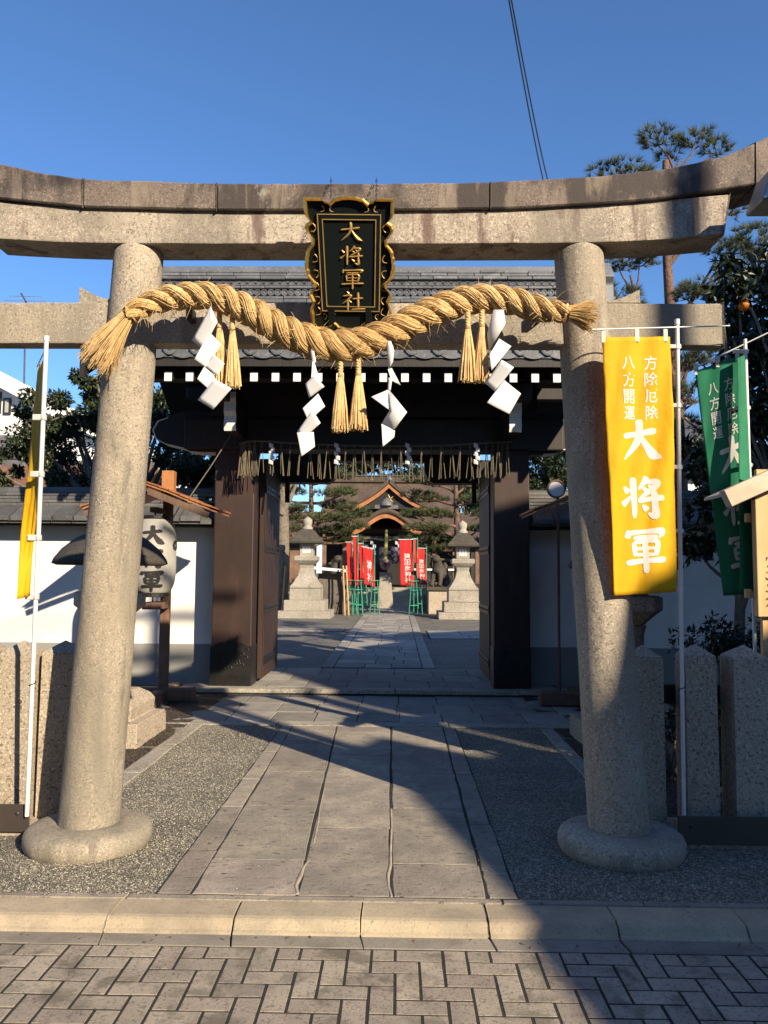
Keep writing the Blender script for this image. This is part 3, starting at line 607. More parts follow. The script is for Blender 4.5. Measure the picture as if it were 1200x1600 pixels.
# ---- folded paper streamers
SH = [
 ('broad zigzag paper streamer hanging nearest the left pillar', 4.50, [[(329, 478), (340, 503), (317, 546), (300, 532)], [(327, 519), (346, 538), (322, 574), (304, 561)], [(333, 553), (351, 568), (340, 588), (320, 573)], [(319, 573), (339, 590), (324, 606), (308, 592)], [(335, 592), (362, 607), (333, 640), (309, 625)]]),
 ('slim zigzag paper streamer left of the central tassels', 4.50, [[(485, 545), (490, 545), (494, 566), (488, 568)], [(488, 565), (491, 565), (499, 592), (486, 595)], [(491, 586), (507, 604), (483, 622), (477, 600)], [(497, 615), (508, 635), (482, 658), (473, 638)], [(488, 640), (501, 661), (470, 689), (465, 674)], [(490, 675), (492, 698), (471, 713), (464, 676)]]),
 ('curled paper streamer right of the central tassels', 4.50, [[(604, 532), (611, 533), (616, 548), (614, 565), (607, 580)], [(606, 577), (612, 575), (626, 602), (611, 594)], [(607, 590), (613, 592), (610, 611), (606, 610)], [(580, 620), (606, 609), (621, 626), (610, 642)], [(608, 609), (636, 644), (615, 673), (597, 661), (610, 640)], [(596, 662), (617, 673), (616, 683), (598, 698)]]),
 ('broad paper streamer beside the tassels near the right pillar', 4.47, [[(771, 484), (787, 484), (790, 506), (764, 549), (761, 522)], [(780, 529), (799, 541), (768, 579), (765, 554)], [(784, 562), (803, 574), (773, 612), (758, 599)], [(788, 594), (814, 615), (796, 647), (761, 629)]])]
for lab, Y, quads in SH:
    p0 = px(*quads[0][0], Y); t = thing('paper_streamer', tuple(p0), lab, 'streamer', 'folded paper streamers on the rope')
    for k, q in enumerate(quads):
        Yk = Y-.012*k; cu = sum(p[0] for p in q)/len(q); sg = 1 if k % 2 else -1
        P = [px(u, v, Yk+sg*.0016*(u-cu)) for u, v in q]; mb = MB()
        if len(P) == 4:
            mb.grid(lambda a, b: P[0].lerp(P[1], a).lerp(P[3].lerp(P[2], a), b)+Vector((0, .005*math.sin(a*3.14)*(.5+.5*b)*sg, 0)), 6, 6)
        else:
            c = sum(P, Vector())/len(P); mb.add(P+[c+Vector((0, .006*sg, 0))], [(i, (i+1) % len(P), len(P)) for i in range(len(P))], True)
        o = mb.build('paper_fold', 'paper', t)
        md = o.modifiers.new('thickness', 'SOLIDIFY'); md.thickness = .0009
# ================================================================ ROOFED GATE
GY = 10.80
gate = thing('shrine_gate', (-.36, GY, .08), 'dark timber roofed gate with open doors behind the stone torii', 'gate')
for sx, (x0, x1), mat in ((-1, (-2.52, -1.97), 'wood_post'), (1, (1.30, 1.79), 'wood_post')):
    MB().box(x0, x1, GY, GY+.36, .083, 3.95).build('post', mat, gate, .02, 2)
    # iron shoe with a scalloped top, ribs and raised scrollwork
    cx, hw = (x0+x1)/2, (x1-x0)/2+.006; n = 16
    poly = [(cx-hw, GY-.012, .086), (cx+hw, GY-.012, .086)] + [(cx+hw*(1-2*k/n), GY-.012, .60+.075*math.cos((1-2*k/n)*1.5)+.012*math.cos(k*3.14/2)) for k in range(n+1)]
    shoe = MB().extrude(poly, (0, .384, 0)).build('post_shoe', 'black_metal', gate, fixn=True)
    for k in range(17): x = cx-hw+.03+k*(2*hw-.06)/16; MB().box(x-.006, x+.006, GY-.019, GY-.0125, .10, .225).build('rib', 'black_metal', shoe)
    for k in range(14):
        a, b = cx+rnd(-hw+.07, hw-.07), rnd(.29, .58); MB().tube([(a+.035*math.cos(t*.7)*(1-t/12), GY-.017, b+.035*math.sin(t*.7)*(1-t/12)) for t in range(9)], [.009-.0006*t for t in range(9)], 5).build('scroll', 'black_metal', shoe)
    MB().tube([(cx-.02, GY-.012, .69), (cx-.02, GY-.05, .70), (cx+.015, GY-.06, .735), (cx+.03, GY-.05, .76)], .007, 6).build('hook', 'iron', gate)
    # door leaf swung inwards, planked, with iron straps and bosses
    xd = -1.965 if sx < 0 else 1.30; leaf_x = (xd, xd+.07) if sx < 0 else (xd-.07+.07, xd+.07)
    leaf = MB().box(leaf_x[0], leaf_x[1], GY+.40, GY+1.78, .13, 3.22).build('door_leaf', 'wood_post', gate, .008)
    fx = leaf_x[1] if sx < 0 else leaf_x[0]; s2 = 1 if sx < 0 else -1
    for k in range(5): y = GY+.42+k*.27; MB().box(*sorted((fx+s2*.001, fx+s2*.014)), y, y+.262, .14, 3.21).build('plank', 'wood_post', leaf, .004)
    for z in (.32, 1.05, 1.9, 2.75):
        MB().box(*sorted((fx+s2*.0145, fx+s2*.024)), GY+.44, GY+1.74, z, z+.11).build('iron_strap', 'black_metal', leaf)
        for k in range(6): MB().lathe((fx+s2*.024, GY+.54+k*.22, z+.055), [(.028, -.001), (.022, .012), (.001, .018)], 8, axis=(s2, 0, 0)).build('boss', 'black_metal', leaf) if False else MB().add([(fx+s2*.024, GY+.54+k*.22+.026*math.cos(q*.785), z+.055+.026*math.sin(q*.785)) for q in range(8)]+[(fx+s2*.045, GY+.54+k*.22, z+.055)], [(q, (q+1) % 8, 8) for q in range(8)], True).build('boss', 'black_metal', leaf)
    MB().box(x0+.12, x1-.12, GY+1.95, GY+2.2, .083, 3.4).build('rear_post', 'wood_dark', gate, .015)
    MB().box(x0+.16, x1-.16, GY+.37, GY+1.94, 2.95, 3.15).build('side_tie', 'wood_dark', gate, .01)
    # white-nosed bracket arm reaching forward over the post
    bx = px(359 if sx < 0 else 806, 640, 9.95).x; za, zb_ = px(359, 612, 9.95).z, px(359, 672, 9.95).z
    pr = [(9.95, za), (9.93, za-.08), (9.96, za-.15), (9.95, lerp(za, zb_, .5)), (9.99, lerp(za, zb_, .62)), (9.97, lerp(za, zb_, .85)), (10.0, zb_), (10.85, zb_), (10.85, za)]
    MB().extrude([(bx-.075, y_+.004, z_) for y_, z_ in pr], (.15, 0, 0)).build('bracket_arm', 'wood_dark', gate, fixn=True)
    mb = MB(); k7 = pr[:7]
    mb.add([(bx-.077, y_, z_) for y_, z_ in k7]+[(bx+.077, y_, z_) for y_, z_ in k7], [(i, i+7, i+8, i+1) for i in range(6)]); mb.build('painted_nosing', 'white_paint', gate)
    # cloud-shaped beam end, its edge painted white
    pts = [(352, 648), (330, 646), (300, 641), (278, 645), (262, 652), (246, 658), (238, 672), (243, 686), (258, 694), (276, 698), (288, 701), (296, 706), (316, 708), (352, 708)]
    P = [px(u, v, GY+.05) for u, v in pts]
    if sx > 0: P = [Vector((-.73-p.x, p.y, p.z)) for p in reversed(P)]
    MB().extrude([p+Vector((0, .002, 0)) for p in P], (0, .22, 0)).build('cloud_nosing', 'wood_dark', gate, fixn=True)
    n = len(P); mb = MB(); mid = sum(P, Vector())/n
    Q = [mid+(p-mid)*1.004 for p in P]; a0, a1 = (4, n-1) if sx < 0 else (1, n-5)
    mb.add(Q+[q+Vector((0, .23, 0)) for q in Q], [(i, i+1, n+i+1, n+i) for i in range(a0, a1)])
    mb.add([Q[i]+Vector((0, -.002, 0)) for i in range(n)]+[mid+(p-mid)*.955+Vector((0, -.002, 0)) for p in P], [(i, i+1, n+i+1, n+i) for i in range(a0, a1)]); mb.build('painted_edge', 'white_paint', gate)
MB().box(-2.95, 2.25, GY-.06, GY+.40, 3.30, 3.72).build('lintel', 'wood_dark', gate, .02, 2)
MB().box(-1.95, 1.30, GY+1.9, GY+2.22, 3.42, 3.75).build('rear_lintel', 'wood_dark', gate, .02)
for xa, xb in ((-2.3, -.98), (.42, 1.75)):    # rounded rear beam ends that narrow the view into the yard
    s_ = 1 if xa < 0 else -1; a, b = (xa, xb) if s_ > 0 else (xb, xa); z0, z1 = 3.06, 3.44
    pr = [(a, z0), (b-s_*.14, z0), (b-s_*.06, z0+.06), (b-s_*.01, z0+.17), (b, z0+.24), (b, z1), (a, z1)]
    MB().extrude([(x, GY+1.88, z) for x, z in pr], (0, .28, 0)).build('rear_beam_end', 'wood_dark', gate, fixn=True)
    MB().box(b-s_*.78-.035, b-s_*.78+.035, GY+1.7, GY+1.76, 2.72, 3.30).build('door_stay', 'wood_dark', gate)
for y0, z0 in ((9.62, 3.99), (10.2, 4.30), (12.1, 4.30), (12.9, 3.95)): MB().box(-3.3, 2.6, y0, y0+.2, z0, z0+.18).build('purlin', 'wood_dark', gate, .01)
MB().box(-2.6, 1.9, GY-.02, GY+.3, 3.76, 4.9).build('transom_board', 'wood_dark', gate)
for x in (-2.25, 1.55): MB().box(x-.1, x+.1, 9.7, 13.0, 3.78, 3.98).build('cross_beam', 'wood_dark', gate, .01)
# roof: deck, rafters, rows of barrel tiles, layered ridge
RX0, RX1, EY, EZ, RYY, RZ = -3.76, 3.0, 9.12, 4.19, 11.12, 5.42
def slope(y): t = (y-EY)/(RYY-EY); return EZ+(RZ-EZ)*(t*.82+.18*t*t)
mb = MB(); ys = [EY+(RYY-EY)*k/6 for k in range(7)]
for side_ in (1, -1):
    yy = [y if side_ > 0 else 2*RYY-y for y in ys]
    rs = [[(x, y, slope(ys[k])-.06) for x in (RX0, RX1)]+[(x, y, slope(ys[k])+.03) for x in (RX1, RX0)] for k, y in enumerate(yy)]
    mb.rings(rs, True, False)
mb.build('roof_deck', 'kawara', gate, fixn=True)
mb = MB()
TIPZ = px(560, 590, EY+.07).z; zr = lambda y: TIPZ+.016+(slope(y)-slope(EY+.07))
rm = MB().beam((0, EY+.10, zr(EY+.10)-.02), (0, RYY-.02, zr(RYY-.02)-.03), .085, .10).mesh('rafter', 'wood_dark', .004)
tm = MB().box(-.044, .044, EY+.066, EY+.074, zr(EY+.07)-.066, zr(EY+.07)+.034).mesh('rafter_tip', 'white_paint', .002)
xr = [px(u, 590, EY+.07).x for u in (262.5,)][0]; dxr = 34.35*(EY+.07)/F
for k in range(-2, 22):
    x = xr+k*dxr
    if not RX0+.1 < x < RX1-.05: continue
    o = link('rafter', rm, gate, loc=(x, 0, 0)); t = link('rafter_tip', tm, o)
link('rear_rafters', MB().grid(lambda a, b: (lerp(RX0, RX1, a), 2*RYY-lerp(EY, RYY, b), slope(lerp(EY, RYY, b))-.12), 2, 4).mesh('rear_soffit', 'wood_dark'), gate).name = 'rear_soffit'
MB().box(RX0+.05, RX1-.05, EY+.02, EY+.06, EZ-.16, EZ+.0).build('eave_board', 'wood_dark', gate)
MB().grid(lambda a, b: (lerp(RX0+.06, RX1-.06, a), lerp(EY+.07, RYY, b), slope(lerp(EY+.07, RYY, b))-.075), 2, 6).build('front_soffit', 'wood_dark', gate)
for x in (RX0+.03, RX1-.03): MB().rings([[(x-.03, y, slope(y)-.30), (x+.03, y, slope(y)-.30), (x+.03, y, slope(y)-.065), (x-.03, y, slope(y)-.065)] for y in ys], True, False).build('barge_board', 'wood_dark', gate, fixn=True)
bm_ = MB().tube([(0, y, slope(y)+.045) for y in ys], .075, 10).mesh('tile_row', 'kawara')
dm = MB().rings([[(math.cos(q*.3927)*r, EY+dy, EZ+.045+math.sin(q*.3927)*r) for q in range(16)] for r, dy in ((.082, .02), (.082, -.03), (.064, -.033), (.062, -.022), (.03, -.022), (.026, -.030), (.001, -.031))], True, False).mesh('eave_disc', 'kawara')
sc_ = []
for k in range(9): t = -1+k/4; sc_.append((t*.155, .012-.05*(1-t*t)))
cm = MB().extrude([(x, EY-.012, EZ+z+.02) for x, z in sc_]+[(x, EY-.012, EZ+z-.035) for x, z in reversed(sc_)], (0, .05, 0)).mesh('eave_pan_tile', 'kawara', fixn=True)
bm2 = MB().tube([(0, 2*RYY-y, slope(y)+.045) for y in ys], .075, 8).mesh('rear_tile_row', 'kawara')
k = 0; x = RX0+.12
while x < RX1-.05:
    link('tile_row', bm_, gate, loc=(x, 0, 0)); link('eave_disc', dm, gate, loc=(x, 0, 0)); link('eave_pan_tile', cm, gate, loc=(x+.158, 0, 0)); link('rear_tile_row', bm2, gate, loc=(x, 0, 0)); x += .316
z = RZ-.01
def course(z0, h, dep, ln, mat='kawara', name='ridge_tile', off=0):
    ms = [MB().box(0, ln-.006, RYY-dep, RYY+dep, z0+.003+q, z0+h-.003+q).mesh(name, mat, .008, 1) for q in (0, .003, -.002)]
    x = RX0+.14-off*ln
    while x < RX1-.16: link(name, random.choice(ms), gate, loc=(max(x, RX0+.1), rnd(-.003, .003), 0)); x += ln
MB().box(RX0+.15, RX1-.15, RYY-.12, RYY+.12, RZ-.02, RZ+.55).build('ridge_core', 'kawara', gate)
course(z, .055, .21, .33); course(z+.055, .05, .195, .36, off=.5)
zd = z+.105+.055
dsc = MB().rings([[(math.cos(q*.3927)*r, RYY-.16+dy, zd+math.sin(q*.3927)*r) for q in range(16)] for r, dy in ((.047, .02), (.047, -.012), (.038, -.013), (.036, .0), (.024, .0), (.021, -.006), (.001, -.006))], True, False).mesh('round_ridge_tile', 'kawara')
x = RX0+.2
while x < RX1-.2: link('round_ridge_tile', dsc, gate, loc=(x, 0, 0)); x += .0965
course(z+.215, .045, .185, .34)
zw = z+.262
wv = MB()
for r in (.055, .036): wv.tube([(math.cos(q*.3927)*r, RYY-.135, zw+.015+math.sin(q*.3927)*r) for q in range(9)], .0075, 5)
wv.tube([(-.06+.12*q/8, RYY-.135, zw+.068-.05*math.sin(q*.3927)) for q in range(9)], .0075, 5)
wvm = wv.mesh('wave_tile', 'kawara')
x = RX0+.2
while x < RX1-.2: link('wave_tile', wvm, gate, loc=(x, 0, 0)); x += .116
course(z+.35, .05, .18, .35, off=.3); course(z+.40, .05, .165, .38, off=.7); course(z+.45, .045, .15, .34)
MB().tube([(RX0+.12, RYY, z+.505), (RX1-.12, RYY, z+.505)], .075, 12).build('ridge_cap', 'kawara', gate)
for x in (RX0+.08, RX1-.08):
    MB().extrude([(x-.07, RYY+a, b) for a, b in ((-.3, RZ-.05), (.3, RZ-.05), (.26, RZ+.25), (.34, RZ+.34), (.2, RZ+.5), (.1, RZ+.62), (-.1, RZ+.62), (-.2, RZ+.5), (-.34, RZ+.34), (-.26, RZ+.25))], (.14, 0, 0)).build('ridge_end_tile', 'kawara', gate, .015, 1, fixn=True)
    mb = MB().tube([(x, y, slope(y)+.08) for y in ys], .10, 10); mb.build('verge_tile_row', 'kawara', gate)

# ---- thin straw rope with fringe under the lintel
RP = [px(u, v, 10.45) for u, v in ((374, 694), (398, 689), (470, 693), (540, 696), (610, 697), (690, 696), (760, 692), (800, 690))]
fr = thing('fringed_rope', tuple(RP[3]), 'thin straw rope with hanging straw fringe across the gate opening', 'rope')
rc = cat([tuple(p) for p in RP], 10); MB().tube(rc, .013, 7).build('cord', 'straw_pale', fr)
for i, p in enumerate(rc[2:-1]):
    if i % 2: continue
    mb = MB()
    n = 3 if i > 8 else 7
    for _ in range(n): 
        s_ = rnd(-.05, .05); l_ = rnd(.42, .48); mb.tube([p+Vector((s_*.1, rnd(-.01, .01), 0)), p+Vector((s_*.6, rnd(-.02, .02), -l_*.5)), p+Vector((s_*1.1, rnd(-.02, .02), -l_))], [.0045, .005, .006], 4, False)
    mb.build('straw_bunch', 'straw_pale', fr, kind='stuff')
for k, (u, lab) in enumerate(((425, 'small paper streamer on the thin gate rope, leftmost'), (527, 'small paper streamer on the thin gate rope, second from left'), (638, 'small paper streamer on the thin gate rope, third from left'), (745, 'small paper streamer on the thin gate rope, rightmost'))):
    p = px(u, 694, 10.42); t = thing('small_streamer', tuple(p), lab, 'streamer', 'small paper streamers on the gate rope')
    for j in range(5):
        s_ = .024 if j % 2 else -.024; q = p+Vector((s_*.5, -.005*(j % 2), -.01-j*.055)); MB().add([q+Vector((-.028, 0, .03)), q+Vector((.028, -.01*s_*40, .012)), q+Vector((.028, -.012, -.045)), q+Vector((-.028, .006, -.028))], [(0, 1, 2, 3)]).build('paper_fold', 'paper', t)
a, b = px(372, 662, 10.4), px(286, 792, 9.9); MB().tube([a, a.lerp(b, .5)+Vector((0, 0, -.02)), b], .008, 5).build('guy_line', 'straw_pale', label='thin slanting line from the gate to the wooden lantern roof', category='line')

# ================================================================ BOUNDARY WALLS
def wall(x0, x1, label, seed):
    w_ = thing('boundary_wall', ((x0+x1)/2, 11.35, 0), label, 'wall', 'plaster walls beside the gate')
    MB().box(x0, x1, 11.25, 11.5, .0, .60).build('footing', 'plaster_grey', w_, .006)
    MB().box(x0, x1, 11.262, 11.488, .60, 2.30).build('plaster_face', 'plaster', w_)
    MB().box(x0, x1, 11.0, 11.75, 2.24, 2.30).build('eave_plate', 'wood_dark', w_)
    mb = MB(); mb.rings([[(x, 10.88, 2.27), (x, 11.375, 2.52), (x, 11.87, 2.27), (x, 11.87, 2.33), (x, 11.375, 2.60), (x, 10.88, 2.33)] for x in (x0, x1)], True, False); mb.build('coping_deck', 'kawara_old', w_, fixn=True)
    tl = MB().rings([[(x, y, z) for y, z in ((10.84, 2.30), (11.2, 2.50), (11.2, 2.545), (10.84, 2.365))] for x in (0, .288)], True, False).mesh('coping_tile', 'kawara_old', .008, fixn=True)
    cp_ = MB().tube([(0, 10.83, 2.362), (0, 11.2, 2.545)], .038, 8).mesh('cover_tile', 'kawara_old')
    x = x0+.01
    while x < x1-.28: link('coping_tile', tl, w_, loc=(x, 0, rnd(-.004, .004))); link('cover_tile', cp_, w_, loc=(x, 0, 0)) if False else None; x += .295
    for k in range(4):
        ms = MB().box(0, .445, 11.375-.17+.02*k, 11.375+.17-.02*k, 2.535+.05*k, 2.58+.05*k).mesh('ridge_tile', 'kawara_old', .008)
        x = x0-.2*(k % 2)
        while x < x1-.3: link('ridge_tile', ms, w_, loc=(max(x, x0), rnd(-.004, .004), 0)); x += .45
    MB().tube([(x0, 11.375, 2.75), (x1, 11.375, 2.75)], .075, 10).build('ridge_cap', 'kawara_old', w_)
    return w_
wall(-9.5, -2.56, 'sunlit white plaster wall with dark tiled coping left of the gate', 1)
wall(1.83, 8.5, 'shaded white plaster wall with dark tiled coping right of the gate', 2)

# ================================================================ STONE FENCE
def fence_post(u0, u1, vt, Yf, label, hmul=1):
    a, b = px(u0, vt+6, Yf), px(u1, vt+6, Yf); w_ = (b.x-a.x); z = (a.z+b.z)/2; cx = (a.x+b.x)/2
    mb = MB(); h = w_/2
    mb.sq((cx, Yf+h, 0), [(h*1.04, -.02), (h*1.02, z*.5), (h, z-.03), (h*.96, z-.012)]); mb.sq((cx, Yf+h, 0), [(h*.955, z-.0115), (h*.02, z+.055)])
    o = mb.build('stone_fence_post', 'granite_post', None, .007, 2, label=label, category='fence post', group='granite fence posts'); return o
fence_post(-62, -14, 1005, 5.10, 'granite fence post cut by the left edge of the picture')
fence_post(1, 50, 1010, 5.10, 'granite fence post directly behind the white pole of the left yellow banner')
fence_post(66, 117, 1010, 5.16, 'granite fence post tucked against the left torii pillar')
fence_post(987, 1036, 1018, 5.10, 'granite fence post tucked against the right torii pillar')
fence_post(1071, 1119, 1016, 5.08, 'granite fence post directly right of the yellow banner pole')
fence_post(1146, 1200, 1018, 5.02, 'granite fence post below the wooden notice board')
fence_post(1228, 1280, 1018, 5.02, 'granite fence post past the notice board at the right edge')
for x0, x1, lab in ((-3.4, -1.95, 'dark timber rail behind the left granite posts'), (1.45, 3.4, 'dark timber rail behind the right granite posts')):
    MB().box(x0, x1, 5.32, 5.38, .78, .90).build('fence_rail', 'wood_dark', None, .005, label=lab, category='rail')
for x0, x1, lab in ((-3.4, px(45, 1290, 4.92).x, 'brown steel plate at the foot of the left fence'), (px(1060, 1300, 4.86).x, 3.4, 'dark steel plate at the foot of the right fence')):
    Y = 4.92 if x0 < 0 else 4.86
    t = thing('steel_plate', ((x0+x1)/2, Y, 0), lab, 'plate', 'steel plates along the fence foot')
    MB().box(x0, x1, Y, Y+.012, .03, .195).build('sheet', 'steel_plate', t, .003)
    bx = x1-.075 if x0 < 0 else x0+.075; mb = MB(); mb.add([(bx+.013*math.cos(q*.785), Y-.001, .14+.013*math.sin(q*.785)) for q in range(8)]+[(bx, Y-.012, .14)], [(q, (q+1) % 8, 8) for q in range(8)], True); mb.build('bolt', 'iron', t)
    MB().box(x0, x1, Y+.03, Y+.50, -.02, .045).build('fence_sill', 'granite_post', None, .008, label='low granite sill under the '+('left' if x0 < 0 else 'right')+' fence posts', category='sill')

# ================================================================ STONE LANTERNS
def stone_lantern(c, s, label, mats, prof, rot=0, group=None):
    t = thing('stone_lantern', c, label, 'stone lantern', group); c = Vector(c)
    for name, mat, kind, pr in prof:
        mb = MB()
        pr2 = [(r*s, z*s) for r, z in pr]
        if kind == 'sq': mb.sq(c, pr2, rot)
        else: mb.lathe(c, pr2, 6 if kind == 'hex' else 28, kind == 'lathe')
        o = mb.build(name, mats.get(name, mat), t, .012*s if kind != 'lathe' else 0, 2)
        if name == 'fire_box':
            r = pr[0][0]*s
            for dx in (-1, 0, 1):
                for dz in (0, 1):
                    a = c+Vector((dx*r*.42, -r-.003, (pr[0][1]+.10+dz*.13)*s)); MB().box(a.x-r*.17, a.x+r*.17, a.y, a.y+.01, a.z, a.z+.10*s).build('window_pane', 'white_paint', o)
    return t
NEAR = [('foundation', 'granite_post', 'sq', [(.46, -.02), (.46, .22)]), ('foot', 'granite_post', 'sq', [(.36, .222), (.37, .34), (.33, .40), (.24, .46)]),
        ('shaft', 'granite_post', 'lathe', [(.20, .462), (.17, .55), (.155, .8), (.165, 1.05), (.19, 1.13)]), ('platform', 'granite_post', 'hex', [(.17, 1.132), (.30, 1.24), (.36, 1.28), (.36, 1.40), (.30, 1.42)]),
        ('fire_box', 'granite_post', 'hex', [(.22, 1.422), (.22, 1.668)]), ('roof_cap', 'granite_dark', 'lathe', [(.20, 1.67), (.50, 1.672), (.545, 1.69), (.53, 1.735), (.46, 1.83), (.33, 1.94), (.16, 2.02), (.10, 2.04)]), ('finial', 'granite_dark', 'lathe', [(.09, 2.04), (.12, 2.12), (.10, 2.20), (.01, 2.30)])]
stone_lantern((-2.83, 7.80, 0), 1, 'stone lantern with dark cap mostly hidden behind the left torii pillar', {}, NEAR, group='garden lanterns')
stone_lantern((2.22, 7.80, 0), 1, 'stone lantern mostly hidden behind the right torii pillar', {}, NEAR, group='garden lanterns')
YARD = [('foundation', 'granite_pale', 'sq', [(.90, 0), (.90, .24)]), ('plinth', 'granite_pale', 'sq', [(.70, .242), (.70, .60)]), ('pedestal', 'granite_pale', 'sq', [(.53, .602), (.53, .98), (.48, 1.0)]),
        ('shaft', 'granite_pale', 'sq', [(.52, 1.002), (.53, 1.06), (.42, 1.2), (.28, 1.45), (.215, 1.70), (.235, 1.80), (.28, 1.86)]), ('platform', 'granite_pale', 'sq', [(.30, 1.862), (.40, 1.97), (.41, 2.10), (.36, 2.13)]),
        ('fire_box', 'granite_pale', 'sq', [(.235, 2.132), (.235, 2.56)]), ('roof_cap', 'granite_dark', 'sq', [(.55, 2.562), (.57, 2.64), (.42, 2.78), (.30, 2.95), (.2, 3.06)]), ('finial', 'granite_pale', 'lathe', [(.18, 3.062), (.18, 3.14), (.13, 3.16), (.14, 3.22), (.17, 3.32), (.15, 3.42), (.01, 3.52)])]
stone_lantern((gz(485, 960, .08).x, 27.9, .062), 1.0, 'tall pale stone lantern on the left side of the courtyard path', {}, YARD, group='courtyard lanterns')
stone_lantern((gz(718, 962, .08).x, 27.9, .062), .97, 'tall pale stone lantern on the right side of the courtyard path', {}, YARD, group='courtyard lanterns')

# ================================================================ PAPER LANTERNS ON POSTS
def lantern_stand(s, lx_, px_, Y, label, group):
    t = thing('paper_lantern_stand', (px_, Y, 0), label, 'lantern', group)
    f = MB().box(px_-.055, px_+.055, Y-.05, Y+.05, .10, 2.78).build('post', 'wood_mid', t, .006)
    MB().box(px_-.075, px_+.075, Y-.07, Y+.07, 2.55, 2.88).build('post_top', 'wood_new', t, .006)
    MB().box(px_-.55, px_+.40, Y-.08, Y+.08, .012, .19).build('foot', 'wood_mid', t, .02); MB().box(px_-.08, px_+.08, Y-.75, Y-.085, .012, .17).build('foot', 'wood_mid', t, .02); MB().box(px_-.08, px_+.08, Y+.085, Y+.6, .012, .17).build('foot', 'wood_mid', t, .02)
    zc, R_, Hh = 1.80, .262, .44; n = 44; prof = []
    for k in range(2*n+1):
        q = -1+k/n; r = R_*(1-.30*abs(q)**5) + (.004 if k % 2 else -.002); prof.append((r, q*Hh))
    Lc = (lx_, Y-.36, zc); MB().lathe(Lc, prof, 36).build('paper_body', 'lantern_paper', t)
    for z0, z1 in ((-Hh-.05, -Hh), (Hh, Hh+.045)): MB().lathe(Lc, [(.17, z0), (.19, z0+.005), (.19, z1-.005), (.17, z1)], 28, False).build('rim', 'black_metal', t)
    MB().box(lx_-.11, lx_+.11, Y-.42, Y-.055, zc-Hh-.20, zc-Hh-.115).build('lower_arm', 'wood_mid', t, .005); MB().tube([(lx_, Y-.36, zc-Hh-.115), (lx_, Y-.36, zc-Hh-.05)], .01, 6).build('pin', 'iron', t)
    MB().box(lx_-.05, lx_+.05, Y-.42, Y-.055, zc+Hh+.09, zc+Hh+.15).build('upper_arm', 'wood_mid', t, .005); MB().tube([(lx_, Y-.36, zc+Hh+.045), (lx_, Y-.36, zc+Hh+.09)], .01, 6).build('pin', 'iron', t)
    def cylm(x, y, h):                       # print wrapped on the body
        an = x/R_; q = (y)/Hh; r = R_*(1-.30*abs(q)**5)+.006+h; return Vector((Lc[0]+math.sin(an)*r, Lc[1]-math.cos(an)*r, zc+y))
    mb = MB()
    for k, ch in enumerate('大将軍'): brush(mb, ch, cylm, -.095, .125-k*.268, .30, .24, 0, .0008, 1.6)
    mb.build('black_lettering', 'black_print', t)
    mb = MB(); a0 = .375
    for k in range(8):
        c = (a0+.04*math.cos(k*.785), .13+.04*math.sin(k*.785)); mb.add([cylm(c[0]+.024*math.cos(q*.785), c[1]+.024*math.sin(q*.785), .002+k*.0004) for q in range(8)], [tuple(range(8))])
    mb.build('flower_crest', 'black_print', t)
    ax, zr_, hw = lx_, 2.62, .75              # little board roof, ridge running away from the viewer
    for sg in (-1, 1):
        pr = [(0, zr_), (.25, zr_-.085), (.5, zr_-.19), (hw, zr_-.29)]
        rf = MB().rings([[(ax+sg*x, y, z+h) for y, h in ((Y-.72, 0), (Y+.35, 0), (Y+.35, .022), (Y-.72, .022))] for x, z in pr], True, False).build('roof_slope', 'wood_new', t, fixn=True)
        for k in range(6):
            f0 = k/6; x0, z0 = f0*hw, interp(pr, f0*hw); x1 = (k+1.18)/6*hw; z1 = interp(pr, min(x1, hw))
            MB().rings([[(ax+sg*x, y, z+h) for y, h in ((Y-.735, 0), (Y+.36, 0), (Y+.36, .02), (Y-.735, .02))] for x, z in ((x0, z0+.026), (x1, z1+.032))], True, False).build('roof_board', 'wood_new', rf, .003, fixn=True)
        MB().beam((ax, Y-.70, zr_-.06), (ax+sg*hw*.97, Y-.70, zr_-.345), .035, .075).build('barge_board', 'wood_mid', t)
    return t
lantern_stand(1, px(240, 880, 9.55).x, px(257, 1000, 9.92).x, 9.92, 'white paper lantern with black characters on a wooden post left of the gate', 'paper lantern stands')
lantern_stand(1, -.60-px(240, 880, 9.55).x, -.60-px(257, 1000, 9.92).x, 9.92, 'paper lantern stand mostly hidden behind the right torii pillar', 'paper lantern stands')

# ================================================================ BANNERS
def quadS(c, rip, amp, nx=0):
    """c: TL, TR, BR, BL as (u, v, depth); ripples push the cloth along its normal"""
    P = [px(*q) for q in c]; nrm = (P[1]-P[0]).cross(P[3]-P[0]).normalized()
    if nrm.y > 0: nrm = -nrm
    def S_(a, b, h=0):
        p = P[0].lerp(P[1], a).lerp(P[3].lerp(P[2], a), b)
        k = amp*(math.sin(rip*a*6.28+b*3.1)*(.4+.6*b)+.6*math.sin(b*7.3+a*2.2)*math.sin(a*3.14)+.35*math.sin(a*17+b*11)+.22*math.sin((a*.6+b*2.2)*16+math.sin(a*9)*1.5)*(.5+.5*math.sin(b*5)))
        return p+nrm*(k+h)
    return S_
def pole(t, a, b, r, Y0, Y1):
    P0, P1 = px(*a, Y0), px(*b, Y1); MB().tube([P0.lerp(P1, k/6) for k in range(7)], r, 10).build('pole', 'white_plastic', t); return P0, P1
def clipf(t, p, L_, d=Vector((-1, 0, 0))):
    MB().beam(p+d*-.02, p+d*L_, .022, .024).build('clip', 'tab_cloth', t, .003); MB().tube([p-Vector((0, 0, .014)), p+Vector((0, 0, .014))], .017, 10).build('collar', 'white_plastic', t)
